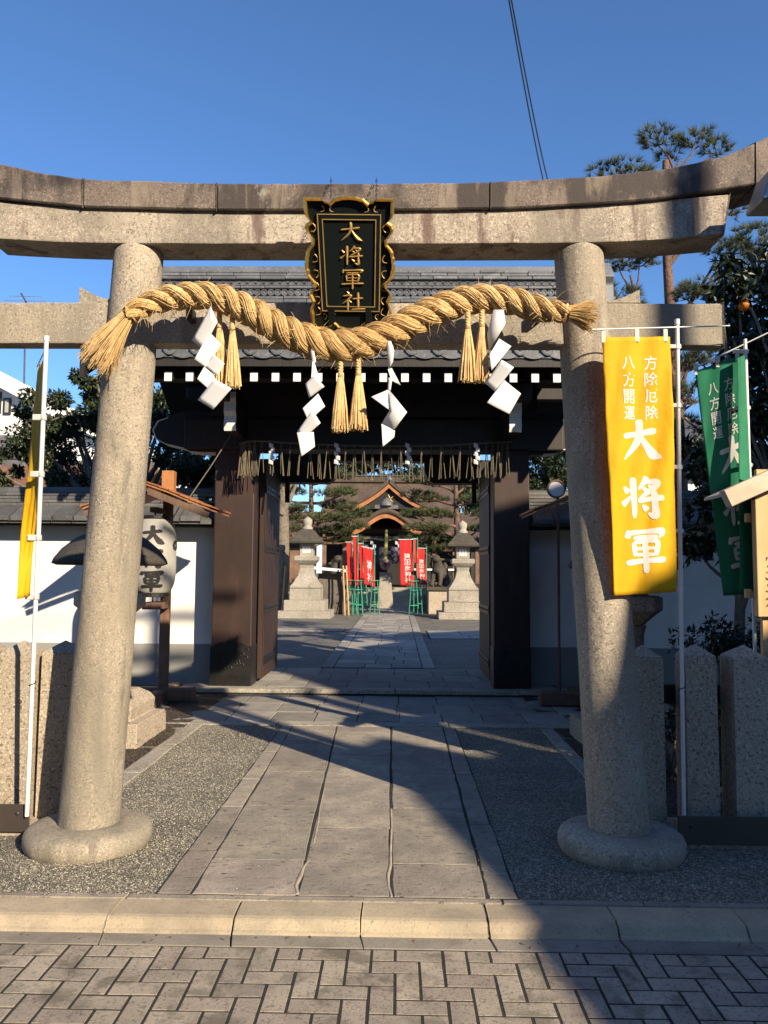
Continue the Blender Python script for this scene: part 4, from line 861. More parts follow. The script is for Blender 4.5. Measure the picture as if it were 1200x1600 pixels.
def banner_text(t, Sf, xa, xb, xc, xr=1.0):
    fn = lambda x, y, h: Sf(x, 1-y, h+.0016)
    for col, cx in (('方除厄除', xa), ('八方開運', xb)):
        for k, ch in enumerate(col): mb = MB(); typed(mb, ch, fn, cx, .935-.062*(k+1)*1.04, .19*xr, .056); mb.build('small_character', 'white_print', t)
    for k, ch in enumerate('大将軍'):
        mb = MB(); brush(mb, ch, fn, xc, (.515, .292, .090)[k], .64*xr, .168, 0, .0007, 1.4); mb.build('large_character', 'white_print', t)
# right yellow banner
t = thing('yellow_banner', tuple(gz(1068, 1290, .02)), 'yellow banner with white characters on a white pole in front of the right pillar', 'banner')
A, B = pole(t, (1058, 507), (1069, 1300), .0125, 4.58, 4.93)
S1 = quadS([(940, 528, 4.52), (1047, 526, 4.57), (1058, 924, 4.70), (960, 931, 4.62)], 1.1, .018)
o = MB().grid(lambda a, b: S1(a, b), 28, 60).build('cloth', 'yellow_cloth', t); o.modifiers.new('t', 'SOLIDIFY').thickness = .0012
MB().tube([px(924, 515, 4.50), px(1140, 509, 4.62)], .0045, 6).build('top_rod', 'white_plastic', t)
for a in (.02, .5, .93): q = S1(a, 0); MB().box(q.x-.013, q.x+.013, q.y-.004, q.y+.004, q.z-.03, q.z+.045).build('tab', 'tab_cloth', t, .002)
for v in (541, 631, 726, 825): f = (v-507)/793; p = A.lerp(B, f); clipf(t, p, .075)
MB().tube([A+Vector((0, 0, -.002)), A+Vector((0, 0, .03))], .0155, 10).build('pole_cap', 'white_plastic', t)
clipf(t, A.lerp(B, .517), .04)
MB().tube([A.lerp(B, .72)+Vector((.02*math.cos(k), .02*math.sin(k), .006*k)) for k in range(9)], .003, 4).build('tie_cord', 'wire', t)
banner_text(t, S1, .60, .26, .19)
# right green banner, its right third folded over the print
t = thing('green_banner', tuple(gz(1186, 1240, .02)), 'green banner with white characters, folded, hanging in shade at far right', 'banner')
A, B = pole(t, (1164, 530), (1187, 1240), .0125, 5.42, 5.50)
S2 = quadS([(1086, 580, 5.52), (1176, 549, 5.40), (1208, 925, 5.46), (1130, 931, 5.58)], .5, .010)
o = MB().grid(lambda a, b: S2(a*.80, b), 22, 50).build('cloth', 'green_cloth', t); o.modifiers.new('t', 'SOLIDIFY').thickness = .0012
S2b = quadS([(1152, 559, 5.36), (1163, 555, 5.37), (1181, 923, 5.42), (1156, 930, 5.40)], .3, .005)
o = MB().grid(lambda a, b: S2b(a, b), 8, 40).build('folded_edge', 'green_cloth', t); o.modifiers.new('t', 'SOLIDIFY').thickness = .0012
MB().tube([px(1085, 575, 5.5), px(1200, 520, 5.38)], .0045, 6).build('top_rod', 'white_plastic', t)
for a in (.02, .4, .74): q = S2(a, 0); MB().box(q.x-.015, q.x+.015, q.y-.004, q.y+.004, q.z-.03, q.z+.05).build('tab', 'tab_cloth', t, .002)
for v in (550, 640, 731, 822): p = A.lerp(B, (v-530)/710); clipf(t, p, .085)
banner_text(t, S2, .46, .18, .20, .92)
# left yellow banner, nearly edge-on
t = thing('yellow_banner', tuple(gz(42, 1275, .02)), 'narrow yellow banner turned edge-on with its white pole at far left', 'banner')
A, B = pole(t, (72.5, 533), (42, 1275), .0135, 4.62, 4.90)
S3 = quadS([(60, 578, 4.98), (70, 561, 4.66), (50, 930, 4.76), (25, 937, 4.66)], .7, .010)
o = MB().grid(lambda a, b: S3(a, b), 16, 50).build('cloth', 'yellow_cloth', t); o.modifiers.new('t', 'SOLIDIFY').thickness = .0012
MB().tube([px(58, 573, 5.0), px(73, 541, 4.62)], .0045, 6).build('top_rod', 'white_plastic', t)
for v in (651, 739, 838, 930): p = A.lerp(B, (v-533)/742); clipf(t, p, .03, Vector((-.5, .85, 0))); MB().box(p.x-.062, p.x+.018, p.y-.012, p.y+.012, p.z-.018, p.z+.018).build('tab', 'tab_cloth', t, .003)
MB().tube([A+Vector((0, 0, -.002)), A+Vector((0, 0, .03))], .0165, 10).build('pole_cap', 'white_plastic', t)
MB().tube([A.lerp(B, .73)+Vector((.02*math.cos(k), .02*math.sin(k), .006*k)) for k in range(9)], .003, 4).build('tie_cord', 'wire', t)

# ================================================================ NOTICE BOARD (right edge)
NY = 5.26
t = thing('notice_board', tuple(px(1240, 965, NY)*1), 'wooden notice board with a small sloping roof at the right edge', 'notice board')
a, b = px(1183, 785, NY), px(1330, 965, NY)
MB().box(a.x, b.x, NY, NY+.035, b.z, a.z+.22).build('board', 'wood_sign', t, .003)
MB().box(a.x-.018, a.x-.001, NY-.012, NY+.05, b.z, a.z+.02).build('stile', 'wood_sign', t, .003)
for v in (808, 928): p = px(1179, v, NY); MB().box(p.x-.03, p.x+.012, NY+.055, NY+.09, p.z-.03, p.z+.03).build('batten_end', 'wood_sign', t, .003)
p0, p1 = px(1133, 780, NY-.12), px(1262, 722, NY-.12); p2 = px(1390, 780, NY-.12)
for c, d_ in ((p0, p1), (p2, p1)):
    MB().beam(c, d_, .085, .115).build('roof_beam', 'wood_sign_pale', t, .004)
    MB().add([c+Vector((0, .045, .02)), d_+Vector((0, .045, .02)), d_+Vector((0, .35, .02)), c+Vector((0, .35, .02))]+[c+Vector((0, .045, .04)), d_+Vector((0, .045, .04)), d_+Vector((0, .35, .04)), c+Vector((0, .35, .04))], [(0, 1, 2, 3), (4, 7, 6, 5), (0, 4, 5, 1), (1, 5, 6, 2), (2, 6, 7, 3), (3, 7, 4, 0)]).build('roof_panel', 'wood_sign_pale', t, fixn=True)
for u in (1194, 1320): p = px(u, 965, NY+.06); MB().box(p.x-.019, p.x+.019, NY+.045, NY+.085, .0, p.z+.4).build('leg', 'wood_sign', t, .003)
for k in range(8):
    p = px(1199, 873+k*10.5, NY); mb = MB()
    for j in range(3): mb.tube([(p.x+rnd(-.012, .012), NY-.001, p.z+rnd(-.013, .013)) for _ in range(3)], .0016, 4)
    mb.build('ink_mark', 'black_print', t, kind='stuff')
# ================================================================ PLANTS
def leafquad(mb, p, d, n, l, w_):
    d = d.normalized(); s_ = d.cross(n).normalized(); n = s_.cross(d)
    mb.add([p, p+d*l*.45+s_*w_*.5-n*w_*.12, p+d*l-n*l*.10, p+d*l*.45-s_*w_*.5-n*w_*.12, p+d*l*.5], [(0, 1, 4), (1, 2, 4), (2, 3, 4), (3, 0, 4)])
def rdir(): 
    z, a = rnd(-1, 1), rnd(0, 6.283); r = math.sqrt(1-z*z); return Vector((r*math.cos(a), r*math.sin(a), z))
def limb(mb, a, b, r0, r1, wob=.1, n=6, sides=7):
    a, b = Vector(a), Vector(b); l_ = (b-a).length; pts = []
    o1, o2 = rdir()*wob*l_, rdir()*wob*l_
    for k in range(n+1): t = k/n; pts.append(a.lerp(b, t)+o1*math.sin(t*3.14)+o2*math.sin(t*6.28)*.5)
    mb.tube(pts, [lerp(r0, r1, k/n) for k in range(n+1)], sides); return pts
def clump(mb, c, r, n, l, w_, flat=.75):
    for _ in range(n):
        o_ = rdir(); q = random.random()**.45; p = c+Vector((o_.x*r, o_.y*r, o_.z*r*flat))*q
        d = (o_*.7+rdir()*.8+Vector((0, 0, -.25))).normalized(); leafquad(mb, p, d, (Vector((0, 0, 1))+rdir()*.7).normalized(), l*rnd(.6, 1.15), w_*rnd(.7, 1.1))
def broadleaf(name, base, h, blobs, label, mat, l, w_, per, trunk_r=.12, bark='bark', group=None, tips=True):
    t = thing(name, base, label, 'tree', group); tm_ = MB(); cm_ = MB(); base = Vector(base)
    fork = base+Vector((rnd(-.1, .1), 0, h)); tp = limb(tm_, base, fork, trunk_r, trunk_r*.7, .04)
    for c, r in blobs:
        c = Vector(c); lp_ = limb(tm_, fork-Vector((0, 0, rnd(0, h*.3))), c, trunk_r*.45, trunk_r*.12, .08)
        n = max(3, int(r*7))
        for _ in range(n):
            o_ = rdir(); c2 = c+Vector((o_.x*r, o_.y*r, o_.z*r*.75))*rnd(.35, .95); limb(tm_, c, c2, trunk_r*.12, .008, .1, 3, 4); clump(cm_, c2, r*rnd(.28, .46), int(per*rnd(.6, 1.3)), l, w_)
    tm_.build('trunk', bark, t); cm_.build('crown', mat, t, kind='stuff'); return t
def pine(name, base, top, limbs, label, nl, nw, per, mat='needle', tr=.16, group=None):
    """limbs: (start height fraction, end point, pads [(offset, rx, rz, tufts)])"""
    t = thing(name, base, label, 'tree', group); tm_ = MB(); cm_ = MB(); base, top = Vector(base), Vector(top)
    n = 14; tp = []; o1 = rdir()*.03*(top-base).length
    for k in range(n+1): f = k/n; tp.append(base.lerp(top, f)+o1*math.sin(f*5))
    tm_.tube(tp, [lerp(tr, tr*.35, k/n) for k in range(n+1)], 10)
    for f, e, pads in limbs:
        e = Vector(e); a = tp[min(n, int(f*n))]; lp_ = limb(tm_, a, e, tr*.5*(1-f*.4), tr*.12, .12, 7, 7)
        for off, rx_, rz_, k in pads:
            c = e+Vector(off); limb(tm_, lp_[5], c-Vector((0, 0, rz_*.3)), tr*.16, .012, .12, 4, 5)
            for _ in range(k):
                an, q = rnd(0, 6.283), math.sqrt(random.random()); p = c+Vector((math.cos(an)*rx_*q, math.sin(an)*rx_*.8*q, rz_*(rnd(-.5, .9)*(1-q*q*.7))))
                if random.random() < .25: limb(tm_, c-Vector((0, 0, rz_*.35)), p, .014*nw/.012, .006, .1, 3, 4)
                ax = (Vector((math.cos(an)*q, math.sin(an)*q, .75))+rdir()*.35).normalized()
                for _ in range(per):
                    d = (ax+rdir()*.75).normalized(); s_ = d.cross(rdir()).normalized()*nw; l_ = nl*rnd(.7, 1.1); cm_.add([p-s_, p+s_, p+d*l_], [(0, 1, 2)])
    tm_.build('trunk', 'bark_pine', t); cm_.build('needles', mat, t, kind='stuff'); return t
# pine behind the right pillar
Y = 13.2
q = lambda u, v, dy=0: tuple(px(u, v, Y+dy))
pine('pine_tree', (px(1040, 470, Y).x, Y, .02), q(1052, 270), [
    (.98, q(1062, 250), [((-.38, 0, .35), .34, .26, 46), ((-.15, .1, .12), .18, .15, 14), ((.33, 0, .33), .32, .26, 44), ((.62, 0, .18), .25, .2, 24)]),
    (.95, q(975, 275), [((-.1, 0, 0), .55, .14, 60), ((.3, .1, .02), .35, .12, 26)]),
    (.85, q(1130, 330), [((.1, 0, 0), .5, .22, 50)]),
    (.70, q(985, 430), [((-.2, 0, .22), .5, .2, 60), ((.15, 0, .2), .35, .15, 30), ((-.25, 0, -.35), .42, .18, 40)]),
    (.70, q(1120, 405), [((.2, 0, .1), .45, .25, 55), ((.7, 0, .25), .6, .35, 90), ((.5, 0, -.2), .5, .2, 50)]),
    (.64, q(1100, 450), [((0, 0, -.05), .4, .2, 50), ((-.3, 0, -.15), .3, .15, 30)]),
    (.60, q(975, 480), [((-.1, 0, 0), .4, .2, 40)]),
    (.52, q(1085, 560), [((.15, 0, 0), .5, .22, 60), ((-.2, .1, -.1), .4, .2, 40)]),
    (.46, q(1075, 620), [((.1, 0, 0), .5, .25, 60), ((.2, 0, -.5), .5, .25, 50)])],
    'tall pine with bare forked trunk rising behind the right end of the torii', .17, .0042, 38, 'needle', .155)
# citrus tree at the right edge: its nearest leaves are pieces of their own
Y = 6.6
ct = thing('citrus_tree', (px(1230, 900, Y).x, Y, .01), 'dark leafy citrus tree with orange fruit at the right edge', 'tree')
tm_ = MB(); base = Vector((px(1230, 900, Y).x, Y, .0)); fork = base+Vector((.05, 0, 1.9)); limb(tm_, base, fork, .07, .05)
lm = MB(); leafquad(lm, Vector((0, 0, 0)), Vector((0, 0, -1)), Vector((0, -1, 0)), .115, .05); lme = lm.mesh('leaf', 'leaf_dark')
cm_ = MB(); k = 0
spots = [(1190, 420, .20), (1215, 480, .34), (1155, 445, .16), (1165, 520, .22), (1140, 500, .14), (1205, 570, .36), (1150, 570, .2), (1130, 600, .16), (1215, 660, .36), (1160, 650, .26), (1125, 660, .15), (1110, 590, .10), (1110, 720, .2), (1160, 740, .3), (1230, 760, .35), (1110, 790, .2), (1180, 850, .3), (1095, 850, .16), (1250, 560, .4), (1140, 410, .10), (1125, 455, .10), (1260, 430, .35)]
for u, v, r in spots:
    c = px(u, v, Y+rnd(-.2, .35)); limb(tm_, fork+Vector((0, 0, rnd(-.3, .3))), c, .025, .008, .08, 5, 5)
    for _ in range(6): limb(tm_, c, c+rdir()*r, .007, .003, .1, 3, 4)
    for _ in range(int(2600*r*r)+60):
        o_ = rdir()*r*random.random()**.4; p = c+o_; d = (rdir()+Vector((0, 0, -.55))).normalized()
        if k < 300 and o_.y < -.02 and random.random() < .3:
            rq = d.to_track_quat('-Z', 'Y'); link('leaf', lme, ct, loc=p, rot=(rq @ Euler((0, 0, rnd(0, 6.28))).to_quaternion()).to_euler(), scale=(rnd(.8, 1.2),)*3); k += 1
        else: leafquad(cm_, p, d, rdir(), rnd(.08, .13), rnd(.035, .055))
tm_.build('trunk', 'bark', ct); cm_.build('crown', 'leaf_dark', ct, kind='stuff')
for u, v in ((1163, 478), (1208, 610)):
    p = px(u, v, Y-.12); MB().lathe(p, [(.002, -.042), (.026, -.036), (.044, -.018), (.05, 0), (.044, .02), (.025, .036), (.002, .04)], 16).build('fruit', 'orange_fruit', ct)
# evergreen left of the torii, behind the wall
Y = 14.2
bl = [((0, 0, 0), 0)]
B_ = lambda u, v, r, dy=0: (tuple(px(u, v, Y+dy)), r)
broadleaf('evergreen_tree', (px(190, 900, Y).x, Y, .0), 2.6, [B_(95, 620, .55), B_(150, 610, .5, .3), B_(130, 680, .75), B_(60, 690, .6, -.2), B_(200, 640, .6, .4), B_(250, 690, .7), B_(300, 720, .55), B_(180, 740, .7), B_(90, 745, .45), B_(20, 700, .45), B_(330, 690, .5, .3), B_(320, 770, .5), B_(255, 760, .55), B_(10, 745, .3), B_(280, 640, .6, .6), B_(340, 740, .5, .8), B_(220, 790, .6, .4), B_(300, 800, .5, .6), B_(270, 610, .5, 1.0), B_(310, 660, .5, .9), B_(120, 720, .6, .5), B_(40, 660, .35, .2), B_(280, 700, .6, .9), B_(270, 720, .5, -.5), B_(320, 730, .45, -.5), B_(250, 660, .5, -.3), B_(300, 765, .4, -.6), B_(110, 650, .6, -.4), B_(160, 660, .5, -.4), B_(150, 590, .45), B_(70, 735, .4, -.5)], 'broad dark evergreen tree growing behind the left plaster wall', 'leaf', .115, .052, 270, .16)
Y = 14.5
broadleaf('garden_tree', (px(865, 900, Y).x, Y, .0), 2.2, [B_(845, 720, .4, -.8), B_(875, 735, .45, -.8), B_(860, 765, .4, -.8), B_(850, 735, .55), B_(870, 690, .55), B_(905, 700, .5), B_(885, 770, .5), B_(840, 770, .45), B_(830, 790, .4), B_(915, 745, .5), B_(950, 780, .5), B_(1000, 760, .6), B_(1060, 700, .7), B_(1080, 770, .7)], 'sunlit small tree behind the right plaster wall', 'leaf', .12, .055, 190, .10)
Y = 8.6
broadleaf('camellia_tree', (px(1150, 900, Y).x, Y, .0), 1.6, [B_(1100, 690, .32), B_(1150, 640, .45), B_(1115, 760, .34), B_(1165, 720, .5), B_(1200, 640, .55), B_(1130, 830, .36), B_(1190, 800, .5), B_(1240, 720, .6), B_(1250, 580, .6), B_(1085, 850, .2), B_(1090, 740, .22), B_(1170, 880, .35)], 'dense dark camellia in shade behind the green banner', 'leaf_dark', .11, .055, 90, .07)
# shaded shrubs behind the right fence, low plants behind the left fence
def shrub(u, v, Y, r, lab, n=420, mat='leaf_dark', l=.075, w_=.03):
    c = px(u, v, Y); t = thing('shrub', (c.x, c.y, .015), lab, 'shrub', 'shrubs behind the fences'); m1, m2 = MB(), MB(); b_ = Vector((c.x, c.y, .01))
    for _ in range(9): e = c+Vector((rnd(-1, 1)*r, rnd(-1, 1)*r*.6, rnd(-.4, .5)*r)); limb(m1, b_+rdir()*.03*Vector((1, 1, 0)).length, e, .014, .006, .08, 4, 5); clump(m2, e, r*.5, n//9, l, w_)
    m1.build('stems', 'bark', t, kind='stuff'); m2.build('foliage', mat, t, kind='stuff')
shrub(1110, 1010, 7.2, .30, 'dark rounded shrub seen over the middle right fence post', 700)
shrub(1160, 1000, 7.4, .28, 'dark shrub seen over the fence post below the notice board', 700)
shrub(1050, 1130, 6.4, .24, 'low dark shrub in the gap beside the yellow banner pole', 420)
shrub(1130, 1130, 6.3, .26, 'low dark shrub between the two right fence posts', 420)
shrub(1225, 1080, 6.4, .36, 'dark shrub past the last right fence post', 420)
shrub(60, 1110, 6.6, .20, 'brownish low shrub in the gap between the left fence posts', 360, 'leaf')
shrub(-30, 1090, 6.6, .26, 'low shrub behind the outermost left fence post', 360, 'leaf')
# ================================================================ ROUND DIAL by the right wall
p = px(869, 764, 10.6); t = thing('round_dial', (p.x+.03, 10.62, 0), 'small round white dial on a thin post beside the right pillar', 'dial')
for nm, mt, pr in (('rim', 'wood_mid', ((.125, .02), (.125, -.03), (.105, -.034), (.103, -.02))), ('face', 'dial', ((.102, .0), (.102, -.018), (.001, -.018)))):
    MB().rings([[(p.x+math.cos(k*.2618)*r, p.y+dy, p.z+math.sin(k*.2618)*r) for k in range(24)] for r, dy in pr], nm == 'face', False).build(nm, mt, t)
MB().tube([(p.x+.03, 10.64, 0), (p.x+.03, 10.64, p.z)], .018, 8).build('stem', 'wood_mid', t)
# ================================================================ NEIGHBOURS LEFT
Y = 17.5
t = thing('tiled_house', (px(60, 900, Y).x, Y, 0), 'low house with red-brown tiled roof behind the left wall', 'house')
a, b = px(-120, 768, Y), px(210, 768, Y); zr_ = px(60, 728, Y+1.5).z
MB().box(a.x+.2, b.x-.2, Y+.4, Y+4, 0, a.z).build('wall', 'house_grey', t)
MB().rings([[(x, Y, a.z-.05), (x, Y+1.6, zr_), (x, Y+4.4, a.z), (x, Y+4.4, a.z-.1), (x, Y+1.6, zr_-.12), (x, Y, a.z-.15)] for x in (a.x, b.x)], True, False).build('roof', 'rust_tile', t, fixn=True)
nr = 7
for k in range(nr):
    f0, f1 = k/nr, (k+1.12)/nr
    ms = MB().rings([[(x, lerp(Y-.03, Y+1.6, f), lerp(a.z-.04, zr_+.01, f)+h) for f, h in ((f0, .035), (min(f1, 1), .012), (min(f1, 1), .03), (f0, .06))] for x in (0, .25)], True, False).mesh('roof_tile', 'rust_tile', fixn=True)
    x = a.x
    while x < b.x-.2: link('roof_tile', ms, t, loc=(x, 0, rnd(0, .008))); x += .262
MB().box(a.x, b.x, Y+1.5, Y+1.72, zr_-.02, zr_+.14).build('ridge', 'kawara_old', t, .02)
Y = 27
t = thing('white_house', (px(-60, 900, Y).x, Y, 0), 'white rendered house with sloping white parapet at far left', 'house')
P = [px(-260, 900, Y), px(215, 900, Y), px(215, 690, Y), px(95, 632, Y), px(0, 580, Y), px(-120, 520, Y), px(-260, 590, Y)]; P[0].z = P[1].z = 0
MB().extrude([p+Vector((0, .3, -.45 if i > 1 else 0)) for i, p in enumerate(P)], (0, 7, 0)).build('wall', 'house_white', t, fixn=True)
for i in range(2, 6): MB().add([P[i]+Vector((0, -.15, dz)) for dz in (0, -.55)]+[P[i+1]+Vector((0, -.15, dz)) for dz in (-.55, 0)]+[P[i]+Vector((0, 7.5, dz)) for dz in (0, -.55)]+[P[i+1]+Vector((0, 7.5, dz)) for dz in (-.55, 0)], [(0, 1, 2, 3), (7, 6, 5, 4), (0, 3, 7, 4), (1, 5, 6, 2), (0, 4, 5, 1), (3, 2, 6, 7)]).build('parapet', 'white_paint', t, fixn=True)
for u0, v0, u1, v1 in ((-60, 612, 3, 646), (5, 622, 18, 648)):
    a, b = px(u0, v1, Y+.28), px(u1, v0, Y+.28); wn = MB().box(a.x, b.x, Y+.24, Y+.29, a.z, b.z).build('window', 'iron', t); MB().box(a.x+.07, b.x-.07, Y+.225, Y+.235, a.z+.07, b.z-.07).build('pane', 'house_grey', wn)
a, b = px(-200, 700, Y-1.2), px(58, 668, Y-1.2); MB().rings([[(x, Y-1.3, a.z), (x, Y+.28, b.z), (x, Y+.28, a.z-.1), (x, Y-1.3, a.z-.1)] for x in (a.x, b.x)], True, False).build('lean_to_roof', 'kawara_old', t, fixn=True)
a, b = px(37, 640, Y+1), px(40, 470, Y+1)
an = thing('aerial', tuple(a), 'thin rooftop television aerial above the left tie beam', 'aerial'); MB().tube([a, b], .03, 6).build('mast', 'iron', an)
for v, l_ in ((463, 1.0), (470, 1.3), (477, 1.6), (484, .9)): p = px(41, v, Y+1); MB().tube([p-Vector((l_*.6, .1, .03)), p+Vector((l_*.6, -.1, -.05))], .014, 5).build('element', 'galv', an)
MB().tube([px(33, 458, Y+.9), px(50, 488, Y+.9)], .03, 5).build('boom', 'iron', an)
# building seen in the gap right of the yellow banner
Y = 24; a, b = px(1020, 800, Y), px(1125, 690, Y)
t = thing('far_house', (a.x, Y, 0), 'pale house showing in the gap behind the right banners', 'house'); MB().box(a.x, b.x, Y, Y+6, 0, b.z).build('wall', 'house_white', t)
MB().rings([[(x, Y-.5, b.z), (x, Y+3, b.z+1.3), (x, Y+6.5, b.z), (x, Y+6.5, b.z-.1), (x, Y-.5, b.z-.1)] for x in (a.x-.4, b.x+.4)], True, False).build('roof', 'kawara_old', t, fixn=True)
p = px(1085, 730, Y); MB().box(p.x-.5, p.x+.5, Y-.02, Y+.05, p.z-.5, p.z+.5).build('window', 'glass_dark', t)
# ================================================================ CABLES, POLE, GREY EAVE
for du, lab in ((0, 'left one of two black overhead cables crossing the sky'), (7, 'right one of two black overhead cables crossing the sky')):
    a, b = px(788+du*.5, -40, 6.5), px(849+du, 283, 15); pts = [a.lerp(b, k/14)+Vector((0, 0, -.10*math.sin(k/14*3.14))) for k in range(15)]
    MB().tube(pts+[b+(b-pts[-2])*3], [.0075]+[.0075+.006*k/14 for k in range(1, 16)], 5).build('overhead_cable', 'wire', None, label=lab, category='cable', group='overhead cables')
for k, (u0, v0, u1, v1) in enumerate(((1200, 425, 1085, 560), (1215, 455, 1078, 545), (1215, 428, 1120, 452), (1215, 448, 1110, 470))):
    a, b = px(u0, v0, 9.5), px(u1, v1, 12.5); MB().tube([a.lerp(b, i/8)+Vector((0, 0, -.06*math.sin(i/8*3.14))) for i in range(9)], .009, 5).build('service_cable', 'wire', None, label=['service cable slanting steeply through the pine branches', 'lower service cable slanting through the pine branches', 'upper flat service cable behind the citrus tree', 'lower flat service cable behind the citrus tree'][k], category='cable', group='service cables by the pine')
t = thing('grey_eave', (3.55, 4.3, 0), 'grey metal eave corner on an added post at the upper right edge', 'eave')  # taken for an eave corner; lamp shape and post are added
a = px(1184, 318, 4.30); MB().extrude([(a.x, 4.25, a.z), (a.x+.07, 4.25, a.z+.20), (a.x+.55, 4.25, a.z+.24), (a.x+.6, 4.25, a.z)], (0, .22, 0)).build('housing', 'galv', t, .01, fixn=True)
MB().tube([(3.55, 4.36, 0), (3.55, 4.36, a.z+.1), (2.6, 4.36, a.z+.12)], .045, 10).build('post', 'galv', t)
# unseen things that throw shade or block sky, house outlines shaped for it
def sunpt(s_, tt): ca, sa = math.cos(SUN_AZ), math.sin(SUN_AZ); return Vector((s_*ca-tt*sa, s_*sa+tt*ca, 0))
ex, ey = sunpt(1, 0), sunpt(0, 1)
T0 = 9.0; tel = math.tan(SUN_EL)
hh = thing('shade_house', tuple(sunpt(8, -T0-4)), 'unseen house across the street, roofline shaped to cast the foreground shade', 'house')  # out of view; stepped roofline is shaped to cast the foreground shade
ht = lambda tl: (T0+tl)*tel
prof = [(1.6, -.2), (1.6, ht(-.1)), (2.57, ht(1.89)), (3.82, ht(4.7)), (3.96, ht(5.9)), (4.75, ht(6.3)), (5.0, ht(5.1)), (5.25, ht(5.2)), (5.45, ht(9)), (5.7, ht(9.4)), (5.7, -.2)]
MB().extrude([sunpt(s_, -T0)+Vector((0, 0, z_)) for s_, z_ in prof], sunpt(0, -7)).build('wall', 'house_grey', hh, fixn=True)
rp_ = prof[1:10]; MB().rings([[sunpt(s_, -T0-.03)+Vector((0, 0, z_+.005)), sunpt(s_, -T0-7.3)+Vector((0, 0, z_+.005)), sunpt(s_, -T0-7.3)+Vector((0, 0, z_+.07)), sunpt(s_, -T0-.03)+Vector((0, 0, z_+.07))] for s_, z_ in rp_], True, False).build('roof', 'kawara', hh, fixn=True)
tb = thing('shade_block', tuple(sunpt(10, -T0-4)), 'unseen tall building behind the viewer, outline shaped to shade the right wall', 'building')  # out of view; outline shaped to shade the right wall and gate post
MB().extrude([sunpt(s_, -T0)+Vector((0, 0, z_)) for s_, z_ in ((5.75, -.2), (5.75, ht(8.5)), (6.5, ht(12.8)), (11, ht(13)), (11.2, ht(16)), (18, ht(16)), (18, -.2))], sunpt(0, -8)).build('wall', 'house_grey', tb, fixn=True)
nb = thing('shade_neighbour', (8, 8, 0), 'unseen timber house beyond the right edge, added to darken the right wall', 'house')  # added out of frame to cut sky light on the right wall
MB().box(6.2, 11, 5.2, 11, 0, 4.4).build('wall', 'wood_mid', nb); MB().rings([[(x, 4.8, 4.4), (x, 8, 5.4), (x, 11.4, 4.4), (x, 11.4, 4.25), (x, 4.8, 4.25)] for x in (5.9, 11.3)], True, False).build('roof', 'kawara_old', nb, fixn=True)
up_ = thing('utility_pole', tuple(sunpt(4.25, -7.2)), 'concrete utility pole across the street behind the viewer', 'utility pole')
c = sunpt(4.25, -7.2); MB().tube([c, c+Vector((0, 0, 10.5))], [.12, .09], 12).build('pole', 'concrete', up_)
for z_ in (9.2, 9.8): MB().box(c.x-.9, c.x+.9, c.y-.05, c.y+.05, z_, z_+.09).build('cross_arm', 'galv', up_)
for k in range(4):
    a = c+Vector((-.8+.5*k, 0, 9.9-.5*(k % 2))); b = Vector((-22, -3.5, 9.4-.4*k)); MB().tube([a.lerp(b, i/10)+Vector((0, 0, -.9*math.sin(i/10*3.14))) for i in range(11)], .014, 5).build('street_cable', 'wire', None, label=['first', 'second', 'third', 'lowest'][k]+' street cable strung behind the viewer', category='cable', group='street cables')
sb = thing('sky_blocker', (-6, -4.2, 0), 'unseen two-storey house front behind the viewer, added to block sky light', 'house')  # added out of view to cut the sky fill from behind
MB().box(-18, 2.8, -12, -4.2, -.1, 8.6).build('wall', 'house_grey', sb)
MB().rings([[(x, -3.7, 8.6), (x, -8, 10.4), (x, -12.4, 8.6), (x, -12.4, 8.45), (x, -3.7, 8.45)] for x in (-18.3, 2.9)], True, False).build('roof', 'kawara', sb, fixn=True)
for k in range(8):
    for z_ in (1.0, 5.0):
        x = -17+k*2.5; wn = MB().box(x, x+1.5, -4.19, -4.14, z_, z_+1.5).build('window', 'wood_mid', sb); MB().box(x+.08, x+1.42, -4.135, -4.125, z_+.08, z_+1.42).build('pane', 'glass_dark', wn)
# fallen leaves and twigs gathered along the bed edge and the gutter
mb = MB()
for _ in range(150):
    if random.random() < .6: x, y, z = rnd(-2.6, -2.22), rnd(5.4, 8.4), .045
    elif random.random() < .5: x, y, z = rnd(-2.2, 2.2), rnd(3.70, 3.79), -.05
    else: x, y, z = rnd(-1.9, 1.5), rnd(4.1, 8.3), .012
    d = rdir(); d.z *= .15; leafquad(mb, Vector((x, y, z)), d, Vector((0, 0, 1)), rnd(.015, .035), rnd(.008, .016))
mb.build('fallen_leaves', 'wood_mid', kind='stuff', label='scattered small dry leaves along bed edge and gutter', category='leaves')
# ================================================================ COURTYARD
HX, Z0 = -.42, .062
hall = thing('worship_hall', (HX, 40, Z0), 'bark-roofed worship hall with curved gables at the end of the courtyard path', 'shrine hall')
YR, ZR = 42.5, px(605, 753, 42.5).z
YE, ZE = 38.9, px(560, 826, 38.9).z
hs = [(f, YE+(YR-YE)*f, ZE+(ZR-ZE)*(f*.62+.38*f*f)) for f in [k/8 for k in range(9)]]
mb = MB(); W = 3.4
rs = [[(HX-W-.25*(1-f), y, z), (HX+W+.25*(1-f), y, z), (HX+W+.25*(1-f), y, z-.22), (HX-W-.25*(1-f), y, z-.22)] for f, y, z in hs]
mb.rings(rs, True, False); mb.rings([[(p[0], 2*YR-p[1], p[2]) for p in r] for r in rs], True, False)
mb.build('main_roof', 'cypress', hall, fixn=True)
MB().box(HX-W+.3, HX+W-.3, YR-.22, YR+.22, ZR-.05, ZR+.26).build('ridge_box', 'cypress', hall, .03); MB().box(HX-W+.2, HX+W-.2, YR-.28, YR+.28, ZR+.262, ZR+.33).build('ridge_cap', 'kawara_old', hall, .02)
